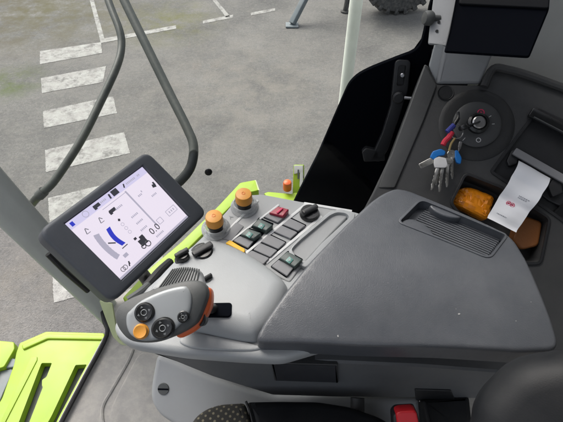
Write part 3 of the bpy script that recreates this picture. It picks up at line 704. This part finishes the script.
def rocker(q, m, lens, lab):
    P = [SPL(u, v, 0) for u, v in Z2(*q)]    # far-left, far-right, near-right, near-left
    hs = (.010, .011, .013, .011)
    bm = BM(); top = rnd([SPL(u, v, h) for (u, v), h in zip(Z2(*q), hs)], .0022, 3)
    slab(bm, top, n_, .012, .002, 0, 3); o = obj('rocker_switch', bm, M[m], con, lab)
    c = sum((SPL(u, v, h) for (u, v), h in zip(Z2(*q), hs)), V())/4
    ax = (top[len(top)//4]-top[0]).normalized(); ay = n_.cross(ax)
    if lens:
        bm = BM(); box(bm, c-ax*.004+n_*.0006, ax, ay, n_, .011, .010, .0012, .0004); obj('lens', bm, M['teal'], o)
        bm = BM(); box(bm, c-ax*.004+n_*.0014, ax, ay, n_, .005, .0018, .0006, 0); box(bm, c-ax*.004+n_*.0014, ay, ax, n_, .006, .0012, .0005, 0); obj('symbol', bm, M['silver'], o)
    else:
        bm = BM(); box(bm, c+n_*.0014, ax, ay, n_, .016, .004, .003, .001); obj('ridge', bm, M['pinkred'], o)
rocker(((218, 88), (264, 55), (318, 70), (288, 106)), 'red', False, 'dark red rocker switch')
rocker(((132, 150), (168, 114), (240, 148), (205, 178)), 'green', True, 'rocker switch with teal lens')
rocker(((75, 195), (112, 163), (182, 188), (142, 218)), 'green', True, 'rocker switch with teal lens')
rocker(((268, 312), (310, 278), (386, 320), (346, 358)), 'green', True, 'rocker switch with teal lens')
# black rotary dial
rcn = SPL(309.5, 214.2, 0); bm = BM(); lathe(bm, rcn, n_, [(.0195, 0), (.0195, .003), (.0175, .006), (.017, .009), (0, .009)], 32); dl = obj('rotary_dial', bm, M['gloss'], con)
bm = BM(); xd = (SPL(320, 208, 0)-SPL(299, 219, 0)).normalized(); box(bm, rcn+n_*.013, xd, n_.cross(xd), n_, .034, .010, .013, .003); obj('grip_bar', bm, M['black'], dl)
# long recessed pocket beside the lid
tp = [(291, 249), (300, 240), (330, 215), (337, 212), (346, 213), (350, 217), (322, 243), (305, 262), (297, 259)]
bm = BM(); o_ = rnd(pts(SP(.006), (288, 252), (300, 236), (330, 211), (341, 208.5), (356, 213), (354, 220), (324, 250), (306, 268), (296, 262)), .006, 3)
holed(bm, o_, [rnd(pts(SP(.006), *tp), .006, 3)], n_, .026, [.012], .002); obj('pen_tray', bm, M['console'], con)
bm = BM()
for k in range(9):
    t = k/8; a = SPL(300+40*t, 251-33*t, -.0055); b = SPL(307+38*t, 254-33*t, -.0055); tube(bm, [a, b], .0012, 6)
obj('tray_rib', bm, M['panel'], con)
# orange push pull knobs with clear collars
def pknob(u, v, ub, vb):
    base = SPL(ub, vb, 0); ax = n_
    bm = BM(); lathe(bm, base, ax, [(.027, 0), (.027, .003), (.023, .007), (.0215, .014), (.0195, .0145), (.0195, .003), (0, .003)], 32); obj('collar', bm, M['clear'], con)
    bm = BM(); lathe(bm, base, ax, [(.0135, .002), (.0135, .013), (.0155, .016), (.0155, .021), (.0, .021)], 28); k = obj('knob_stem', bm, M['gloss'], con)
    bm = BM(); lathe(bm, base, ax, [(.0150, .020), (.0163, .022), (.0158, .037), (.0145, .0405), (.0105, .0415), (0, .042)]+[], 40); obj('knob_cap', bm, M['orange'], con)
    bm = BM(); torus(bm, base+ax*.0419, ax, .0030, .0005, 20, 6); obj('knob_symbol', bm, M['redorange'], con)
pknob(245.7, 193, 244.5, 207); pknob(218, 215, 216, 229)
# inlay between the knobs
bm = BM(); slab(bm, rnd(pts(SP(.002), (221, 238), (236, 222), (244, 226), (231, 241)), .003, 2), n_, .004, .0008); obj('inlay', bm, M['key'], con)
bm = BM(); text(bm, 'A', SPL(230.5, 217, .0006), xd:=(SPL(240, 210, 0)-SPL(230, 218, 0)).normalized(), n_.cross(xd), .012, n_); obj('symbol', bm, M['silver'], con)
# small knobs on the hood's front
def hknob(u, v, r, h, m='gloss', bar=True):
    c = H(u, v, HT+.006); bm = BM(); lathe(bm, c, UP, [(r*1.25, -.008), (r*1.25, .002), (r, .004), (r*.92, h), (r*.8, h+.002), (0, h+.0025)], 26); o = obj('control_knob', bm, M[m], con)
    if bar:
        bm = BM(); xd = V((.78, .62, 0)); box(bm, c+UP*(h+.005), xd, UP.cross(xd), UP, r*2.1, r*.62, .009, .002); obj('grip_bar', bm, M['black'], o)
hknob(203.5, 253.5, .0185, .007); hknob(183.5, 259.5, .012, .013, 'gloss', True); hknob(208, 281, .0085, .005, 'rim')
# grey cable joint between monitor and console
bm = BM(); tube(bm, spline([H(u, v, d) for u, v, d in ((146, 287, .64), (153, 279, .64), (160, 271, .645), (170, 262, .66))], 4, False), .008, 10); obj('cable', bm, M['seal'], con)
bm = BM(); tube(bm, spline([H(u, v, d) for u, v, d in ((128, 300, .63), (140, 292, .63), (150, 283, .64))], 4, False), .006, 10); obj('cable', bm, M['rim'], con)

# lid
LT = .575
lidpx = [(253.5, 342), (264, 322), (285, 292), (312, 259), (345, 225), (372, 200), (384, 192), (396, 187.5), (408, 189.5), (440, 202.5), (478, 219), (505, 232), (515, 240), (526, 258), (541, 291), (553, 322), (561, 350), (520, 352), (440, 347), (355, 345), (300, 342)]
lrd = [.035, 0, 0, 0, 0, .02, .02, .03, .02, 0, 0, .02, .02, 0, 0, 0, .03, .01, 0, 0, 0]
LN = V((0, -.03, 1)).normalized(); LBASE = Pl(H(400, 270, LT), LN)
def crown(p):                  # how far the domed lid falls below its base plane
    d = p.y-.275-.02*p.x; r = p.x-.22-.25*max(0, .45-p.y)
    return .028*max(0, 1-d/.17)**2 + .10*max(0, r)**2*2.2 + .004*max(0, (.10-p.x)/.14)**2
def LPn(u, v, off=0):
    p = LBASE(u, v, off); r = R(u, v)
    for i in range(12): p = LBASE(u, v, off-crown(p))
    return p
def drape(bm):                 # bend a flat part down onto the domed lid
    for v in bm.verts: v.co -= LN*crown(v.co)
flat = lambda u, v: (lambda p: p+LN*crown(p))(LPn(u, v))
P = rnd(pts(flat, *lidpx), lrd, 5)
tq = ((399, 222), (421, 200), (506, 235.5), (489, 258))
tray = rnd(pts(flat, *tq), [.008, .012, .006, .012], 4)
bm = BM(); holed(bm, P, [tray], LN, .040, [.018], .006)
bmesh.ops.remove_doubles(bm, verts=bm.verts, dist=1e-6)
for k in range(44):
    for no, o in ((V((1, 0, 0)), V((-.06+.5*k/43, 0, 0))), (V((0, 1, 0)), V((0, .26+.37*k/43, 0)))):
        bmesh.ops.bisect_plane(bm, geom=bm.verts[:]+bm.edges[:]+bm.faces[:], plane_co=o, plane_no=no)
drape(bm); lid = obj('lid', bm, M['lid'], con, ang=40)
fl0 = [flat(u, v)-LN*.0155 for u, v in tq]
for k in range(13):
    bm = BM(); t = (k+.5)/13; a = fl0[0].lerp(fl0[1], t); b = fl0[3].lerp(fl0[2], t); s0 = .10 if k > 3 else .24
    d = (b-a).normalized(); A_l, B_l = a.lerp(b, s0), a.lerp(b, .97)
    for j in range(8): box(bm, A_l.lerp(B_l, (j+.5)/8), d, LN.cross(d), LN, (B_l-A_l).length/8+.0002, .0035, .003, 0)
    drape(bm); obj('tray_rib', bm, M['lid'], lid)
bm = BM(); tr_ = orient(tray, LN); tr_ = [q for i, p in enumerate(tr_) for q in ([p.lerp(tr_[(i+1) % len(tr_)], j/6) for j in range(6)] if (tr_[(i+1) % len(tr_)]-p).length > .02 else [p])]
holed(bm, [p+LN*.0016 for p in inset(tr_, -.0035, LN)], [[p+LN*.0016 for p in inset(tr_, .0005, LN)]], LN, .004, [0], .0012); drape(bm); obj('tray_rim', bm, M['lid'], lid)
bm = BM(); P = spline([flat(u, v)-LN*.001 for u, v in ((430, 205), (437, 204.5), (455, 211), (462, 215), (459, 217.5), (447, 216), (436, 211))], 3); slab(bm, P, LN, .014, .003); drape(bm); obj('finger_tab', bm, M['lid'], lid)
bm = BM(); P = spline([flat(u, v)-LN*.003 for u, v in ((402, 222), (409, 217.5), (420, 220), (431, 228), (434, 234), (428, 235.5), (414, 230))], 3); slab(bm, P, LN, .014, .003); drape(bm); obj('finger_tab', bm, M['lid'], lid)
# scuffs
for u, v, l, a in ((459, 314, .005, .3), (456, 309, .0015, .8), (531, 302, .0024, .2), (516, 321, .0026, .9), (403, 277, .0016, 0), (388, 283, .0018, .4), (338, 336, .005, 1.7), (372, 262, .0012, .5), (430, 285, .001, .3)):
    bm = BM(); c = LPn(u, v, .0003); xd = V((math.cos(a), math.sin(a), 0)); xd = (xd-LN*xd.dot(LN)).normalized(); yd = LN.cross(xd)
    P = [c+(xd*math.cos(k*.785)*l*.5*random.uniform(.6, 1)+yd*math.sin(k*.785)*l*.3*random.uniform(.6, 1)) for k in range(8)]; slab(bm, P, LN, .0006); obj('scuff', bm, M['rim2'], lid)

# ================================================================== JOYSTICK (control lever)
JN = V((.02, -.50, .86)).normalized(); JP = Pl(D(160, 312, .575), JN)
JJ = lambda off: (lambda u, v: JP(u, v, off))
js = thing('control_lever', 'grey multi-button joystick handle with orange side standing on the console front', 'joystick', H(200, 310, CT))
rim = [(114.3, 313.7), (118.5, 305), (127, 299.5), (138, 294.5), (159, 287), (182.5, 281), (197, 280.5), (205, 285), (208, 293), (206, 302), (199.5, 318), (194, 325), (180, 333.5), (159, 341.5), (142, 343), (129, 340.5), (119.6, 331.5), (114.7, 321.5)]
P = spline(pts(JJ(0), *rim), 4); bm = BM()
dome(bm, P, JN, [(.016, -.046), (.006, -.040), (.0, -.028), (-.0005, -.012), (.0005, -.004), (.003, .0)]); obj('grip_body', bm, M['rim'], js, ang=60)
face = [(126, 320), (127, 314), (130.5, 310), (142, 300), (163, 290.5), (182, 286), (188.5, 288), (192, 296), (191, 310), (184.5, 321), (170, 334), (157, 340), (142, 341), (131.5, 336), (127, 328)]
bm = BM(); P = spline(pts(JJ(.0005), *face), 4); dome(bm, P, JN, [(0, -.004), (.0006, .0008), (.002, .0022), (.005, .003), (.008, .0034)]); obj('face_plate', bm, M['silver'], js, ang=60)
def jbtn(u, v, r, m, marks, sx=1, h=.004):
    c = JP(u, v, .0036); xd = JP(u+10, v-5, 0)-JP(u, v, 0)
    bm = BM(); lathe(bm, c, JN, [(r*1.1, -.003), (r*1.1, .0014), (r, .0018), (r*.96, h*.6), (r*.86, h), (r*.5, h*.86), (0, h*.8)], 30, sx, xd); o = obj('button', bm, M[m], js)
    if marks:
        bm = BM(); xd = xd.normalized(); yd = JN.cross(xd)
        torus(bm, c+JN*h*.90, JN, r*.30, r*.035, 24, 6)
        for i in range(4):
            a = math.pi/2*i; d = xd*math.cos(a)+yd*math.sin(a); e_ = xd*-math.sin(a)+yd*math.cos(a); q = c+d*r*.58+JN*(h*.94)
            box(bm, q, d, e_, JN, r*.05, r*.26, .0005, 0); box(bm, q+d*r*.10, d, e_, JN, r*.05, r*.12, .0005, 0)
        obj('symbol', bm, M['silver'], o)
jbtn(144.8, 312.6, .0122, 'gloss', True, 1, .005); jbtn(141.3, 331.5, .0093, 'orange', False, 1, .006); jbtn(163.3, 328.2, .0128, 'gloss', True, 1.12, .005); jbtn(183.4, 317, .0072, 'gloss', True, 1, .004)
bm = BM(); P = spline(pts(JJ(-.012), (207.5, 287), (211.5, 292), (211, 305), (206.5, 316), (200, 326), (190, 334), (178, 338.5), (176, 330), (196, 312), (201, 294)), 4)
dome(bm, P, JN, [(.004, -.034), (.0005, -.028), (0, -.012), (.001, -.003), (.003, .0)]); obj('side_shell', bm, M['redorange'], js, ang=60)
bm = BM(); P = spline(pts(JJ(-.010), (204.5, 314), (202, 321), (199, 326), (202.5, 326), (205.5, 321)), 3); slab(bm, P, JN, .025, .002); obj('rear_trigger', bm, M['black'], js)
# ribbed thumb rest behind the head
GP = Pl(JP(182, 278, -.020), V((-.05, -.2, .97)))
bm = BM(); P = spline(pts(lambda u, v: GP(u, v, 0), (150, 292), (158, 279), (169, 270), (186, 265.5), (199, 268), (203, 276), (203, 288), (180, 294)), 4); dome(bm, P, GP.n, [(.002, -.03), (0, -.012), (.001, -.004), (.004, 0), (.009, .0015)]); obj('thumb_rest', bm, M['panel'], js, ang=60)
bm = BM()
for k in range(13):
    t = k/12; a = GP(159+38*t, 288-7.5*t-2*math.sin(t*3), .002); b = GP(173+26*t, 269+.5*t-2*math.sin(t*3), .002)
    tube(bm, [a, b], .0011, 8)
obj('rest_rib', bm, M['rim'], js)
bm = BM(); a = JP(170, 312, -.035); b = H(205, 312, CT); tube(bm, spline([a, a.lerp(b, .5)+V((0, .01, -.01)), b-V((0, 0, .02))], 5, False), .020, 18); obj('stalk', bm, M['black'], js)
bm = BM(); a = H(214, 309, HT+.004); tube(bm, [JP(196, 306, -.03), a], .008, 12); obj('lever_arm', bm, M['black'], js)

# ================================================================== MONITOR
k0 = .80
q = [(65, 224), (142, 167), (188, 217), (121, 280)]; kk = [1.0, 1.16517, 1.20102, 1.03585]
TL, TR, BR, BL = [CAM+R(*a)*(k*k0) for a, k in zip(q, kk)]
sx, sy = TR-TL, BL-TL; SX, SY = sx.length, sy.length; ex = sx.normalized(); MN = ex.cross(sy).normalized()
if MN.dot(CAM-TL) < 0: MN = -MN
ey = MN.cross(ex)              # up on the screen
MP = Pl(TL, MN)
mo = thing('touchscreen_monitor', 'slate grey touchscreen terminal showing machine settings on a pale screen', 'monitor', MP(113, 303, -.04))
outl = [(37, 231.5), (147.5, 150), (208.5, 212), (113, 303.5)]
P = rnd(pts(lambda u, v: MP(u, v, .006), *outl), .022, 6)
scr = [TL-ex*.003+ey*.003, TR+ex*.003+ey*.003, BR+ex*.003-ey*.003, BL-ex*.003-ey*.003]
scr = [p+MN*.006 for p in scr]
bm = BM(); holed(bm, P, [scr], MN, .036, [.0058], .008); obj('housing', bm, M['bezel'], mo, ang=40)
bm = BM(); cen = sum(scr, V())/4-MN*.042; slab(bm, rnd([cen+(p-cen-MN*.0)*.8 for p in scr], .01, 4), MN, .04, .004, .012); obj('rear_case', bm, M['black'], mo)
def S_(s, t, off=.0012): return TL+sx*s+sy*t+MN*off
M['screen'] = emis('lit screen', (.80, .73, .84), .55)
M['sc_dark'] = emis('screen dark print', (.035, .035, .045), .55)
M['sc_grey'] = emis('screen grey print', (.42, .40, .50), .55)
M['sc_mid'] = emis('screen mid grey print', (.17, .165, .20), .55)
M['sc_blue'] = emis('screen blue bar', (.03, .045, .55), .5)
M['sc_pale'] = emis('screen pale panel', (.62, .58, .80), .55)
bm = BM(); slab(bm, [S_(0, 0, .0008), S_(1, 0, .0008), S_(1, 1, .0008), S_(0, 1, .0008)], MN, .0006); disp = obj('display', bm, M['screen'], mo)
def q_(bm, s, t, w, h, off=.0012, rot=0):
    c, sn = math.cos(rot), math.sin(rot); P = []
    for i, j in ((-1, -1), (1, -1), (1, 1), (-1, 1)):
        x, y = i*w/2*SX, j*h/2*SY; P.append(S_(s+(x*c-y*sn)/SX, t+(x*sn+y*c)/SY, off))
    slab(bm, P, MN, .0003)
def ring_(bm, s, t, r, w=.0006): torus(bm, S_(s, t, .0011), MN, r*SX, w, 20, 4)
bm = BM()
q_(bm, .5, .055, 1.0, .11, .0011); q_(bm, .07, .055, .12, .10, .0013)
obj('header_bar', bm, M['sc_pale'], disp)
def pict(name, m, *items):
    bm = BM()
    for it in items:
        if it[0] == 'r': ring_(bm, *it[1:])
        else: q_(bm, *it)
    return obj(name, bm, M[m], disp)
for its in ([(.335, .055, .075, .05, .0016), (.31, .07, .03, .05, .0017)], [(.57, .055, .075, .085, .0016)], [(.50, .06, .018, .07, .0016, .2)], [(.69, .06, .014, .06, .0016, .5)],
            [(.95, .32, .045, .05, .0014, .3), (.965, .29, .02, .05, .0015)], [(.42, .23, .075, .05), (.39, .245, .03, .05, .0014)], [(.40, .385, .022, .035, .0012, .7)],
            [(.425, .82, .085, .10), (.445, .765, .05, .06, .0014), (.40, .80, .03, .05, .0015), ('r', .395, .875, .022, .0010), ('r', .45, .885, .028, .0010)],
            [(.385, .72, .03, .035)], [(.185, .56, .012, .10, .0014, -.9)], [(.255, .705, .07, .012)],
            [('r', .085, .915, .022, .0006), ('r', .113, .915, .022, .0006)], [(.165, .915, .012, .07, .0012, .6), (.172, .905, .01, .04, .0014)],
            *[[(s, t, .008, .075, .0012, .35), (s+.022, t-.02, .008, .05, .0013, -.6), (s+.012, t+.036, .04, .008, .0014)] for s, t in ((.085, .235), (.255, .235))]):
    pict('pictogram', 'sc_mid' if its[0][1] == .235 else 'sc_dark', *its)
for ch, dx in (('0', -.045), ('.', -.006), ('0', .034)):
    bm = BM(); text(bm, ch, S_(.615+dx, .80, .0012), ex, ey, .135*SY, MN, .0001); obj('speed_digit', bm, M['sc_dark'], disp)
bm = BM()   # grey print
q_(bm, .66, .46, .018, .66); q_(bm, .5, .985, 1.0, .03); q_(bm, .50, .145, .30, .008)
ring_(bm, .20, .055, .030, .0007)
for s, t, w in ((.42, .055, .06), (.79, .06, .12), (.90, .06, .03), (.50, .25, .09), (.56, .47, .085), (.55, .58, .08), (.53, .69, .075), (.76, .30, .05), (.80, .27, .012), (.88, .42, .06), (.62, .90, .10)):
    x = s-w/2
    while x < s+w/2: q_(bm, x, t, .011, .028); x += .018
for t in (.46, .53, .60): ring_(bm, .395, t, .016, .0005)
for i in range(9):
    a = -.62+1.24*i/8; q_(bm, .115+.05*(1-math.cos(a))*1.5, .55+.20*a/.62*.9, .055, .055, .0011, -a*.5)
for s, t, w, h in ((.72, .76, .06, .08), (.90, .76, .13, .09)):
    q_(bm, s, t-h/2, w, .008); q_(bm, s, t+h/2, w, .008); q_(bm, s-w/2, t, .006, h); q_(bm, s+w/2, t, .006, h)
for k in range(3): q_(bm, .87+.03*k, .76, .012, .035)
for k in range(4): q_(bm, .13, .50+.05*k, .035, .006, .0013)
q_(bm, .20, .80, .05, .05)
obj('grey_readout', bm, M['sc_grey'], disp)
bm = BM(); pt = []
for i in range(9):
    t = i/8; pt.append((.262-.022*math.sin(math.pi*t), .375+.30*t))
A1 = [S_(s-.023, t, .0014) for s, t in pt]; B1 = [S_(s+.023, t, .0014) for s, t in pt]
slab(bm, A1+B1[::-1], MN, .0004); obj('blue_gauge', bm, M['sc_blue'], disp); pict('blue_icon', 'sc_blue', (.045, .055, .035, .06, .0017))
# arm that holds the monitor on the console
bm = BM(); a = cen-MN*.055; b = H(168, 300, CT+.03); tube(bm, spline([a, a.lerp(b, .4)-V((0, 0, .06)), b-V((0, 0, .02))], 5, False), .013, 14); obj('mount_arm', bm, M['black'], mo)

# ================================================================== PEDESTAL, SEAT, BELT
pe_ = [(156, 355), (168, 358), (212, 377.5), (272, 396), (420, 399), (430, 460), (215, 452), (172, 425), (158, 416), (149.5, 401), (150.5, 384)]
ped = thing('seat_pedestal', 'grey plastic seat pedestal with a slotted screw below the console', 'pedestal', Yp(260, 430, .34)-V((0, 0, .2)))
PDP = Pl(D(163, 389, .89), V((-.08, -.60, .78)))
bm = BM(); P = rnd(pts(PDP, *pe_), [.02, .01, .01, .01, .01, .02, .03, .03, .03, .03, .02], 4); slab(bm, P, PDP.n, .16, .012, 0, 5); obj('cover', bm, M['pedestal'], ped)
bm = BM(); c = PDP(163.5, 389); lathe(bm, c, PDP.n, [(.0122, -.002), (.0122, .0005), (.0112, .002), (0, .002)], 26); sw = obj('screw', bm, M['rim'], ped)
bm = BM(); xd = V((1, 0, .0)); xd = (xd-PDP.n*xd.dot(PDP.n)).normalized(); box(bm, c+PDP.n*.0022, xd, PDP.n.cross(xd), PDP.n, .022, .0028, .0012, 0); obj('slot', bm, M['flatblack'], sw)
bm = BM(); b0 = Yp(250, 430, .44); lathe(bm, V((b0.x, .47, EYE-FD)), UP, [(.10, 0), (.10, .02), (.07, .04), (.07, .42), (0, .42)], 24); obj('column', bm, M['base'], ped)

SD = .80
seat = thing('driver_seat', 'black driver seat with dotted cloth cushion edge at the bottom edge', 'seat', H(280, 440, SD)-V((0, 0, .15)))
cu = [(187, 430), (194, 417), (205, 408), (218, 403), (240, 400.5), (280, 400), (318, 400.5), (350, 405.5), (380, 416), (420, 440), (420, 560), (180, 560)]
SC = HH(SD)
bm = BM(); P = rnd(pts(SC, *[(245, 401), (252, 424), (262, 560), (170, 560), (184, 440), (188, 426), (195, 415), (206, 407), (220, 402.6)]), .008, 3); slab(bm, P, UP, .12, .014, .02, 5); obj('cloth_cushion', bm, M['cloth'], seat, ang=50)
bm = BM(); P = rnd(pts(SC, *[(246, 400.6), (280, 400), (318, 400.5), (350, 405.5), (380, 416), (420, 440), (430, 560), (263, 560), (253, 424)]), .008, 3); slab(bm, [p+V((0, 0, .002)) for p in P], UP, .12, .014, .02, 5); obj('leather_cushion', bm, M['leather'], seat, ang=50)
bm = BM(); tube(bm, spline([H(u, v, SD-.001) for u, v in ((246, 401.5), (253, 424), (263, 500))], 4, False), .0022, 8); obj('piping', bm, M['seal'], seat)
BK = Pl(D(530, 400, .50), V((-.45, -.35, .82)))
bk = [(466, 440), (467, 420), (470, 404), (478, 390), (489, 378), (504, 364), (522, 355), (545, 350.5), (570, 348), (640, 350), (700, 440), (640, 540), (480, 540)]
bm = BM(); P = spline(pts(BK, *bk), 4); dome(bm, P, BK.n, [(.012, -.11), (.002, -.095), (0, -.07), (.001, -.045), (.005, -.026), (.012, -.014), (.022, -.006), (.034, -.0015), (.044, 0)]); obj('backrest', bm, M['leather'], seat, ang=60)
# seat belt buckle and its stalk, belt anchor
bu = thing('belt_buckle', 'red seat belt buckle between the black seat cushion and backrest', 'buckle', H(408, 420, .79))
BU = Pl(H(408, 415, .74), V((-.05, -.75, .65)))
bm = BM(); slab(bm, rnd(pts(BU, (396, 414), (400, 412), (414, 411), (417, 413), (420, 428), (398, 429)), .004, 3), BU.n, .02, .003); obj('release_button', bm, M['buckle'], bu)
bm = BM(); slab(bm, rnd(pts(lambda u, v: BU(u, v, -.006), (393, 417), (397, 412.5), (417, 411.5), (421, 425), (420, 450), (395, 450)), .005, 3), BU.n, .024, .003); obj('buckle_case', bm, M['black'], bu)
bm = BM(); tube(bm, [H(357.5, 398, .83), H(357.5, 440, .86)], .013, 14)
tag(obj('belt_stalk', bm, M['dash']), 'short dark stalk in the gap between pedestal and seat cushion', 'stalk')
bm = BM(); P = pts(HH(.86), (420, 398), (470, 395), (475, 440), (430, 440)); slab(bm, rnd(P, .008, 3), UP, .05, .01)
obj('side_shield', bm, M['black'], seat)

# ================================================================== LIGHT
w = bpy.data.worlds.new('World'); scene.world = w; w.use_nodes = True
nt = w.node_tree; bg = nt.nodes['Background']; sky = nt.nodes.new('ShaderNodeTexSky'); sky.sky_type = 'NISHITA'; sky.sun_disc = False
SE, SA = rad(52), rad(-38)          # elevation; azimuth measured from +Y towards +X
sky.sun_elevation = SE; sky.sun_rotation = SA; sky.air_density = 1.0; sky.dust_density = 6; sky.ozone_density = 1.0
hs = nt.nodes.new('ShaderNodeHueSaturation'); hs.inputs['Saturation'].default_value = .42; nt.links.new(sky.outputs[0], hs.inputs['Color']); nt.links.new(hs.outputs[0], bg.inputs[0]); bg.inputs[1].default_value = .13
sd = bpy.data.lights.new('sun', 'SUN'); sd.energy = 1.1; sd.angle = rad(32); sd.color = (1, .95, .88)
so = bpy.data.objects.new('sun', sd); C.objects.link(so)
sdir = V((math.sin(SA)*math.cos(SE), math.cos(SA)*math.cos(SE), math.sin(SE)))
so.rotation_euler = (-sdir).to_track_quat('-Z', 'Y').to_euler(); so.location = CAM+sdir*20
scene.view_settings.view_transform = 'Standard'; scene.view_settings.look = 'None'; scene.view_settings.gamma = 1
scene.view_settings.exposure = 0.9
scene.render.engine = 'CYCLES'; scene.render.resolution_x = 1024; scene.render.resolution_y = 768
scene.cycles.max_bounces = 8; scene.cycles.transparent_max_bounces = 12
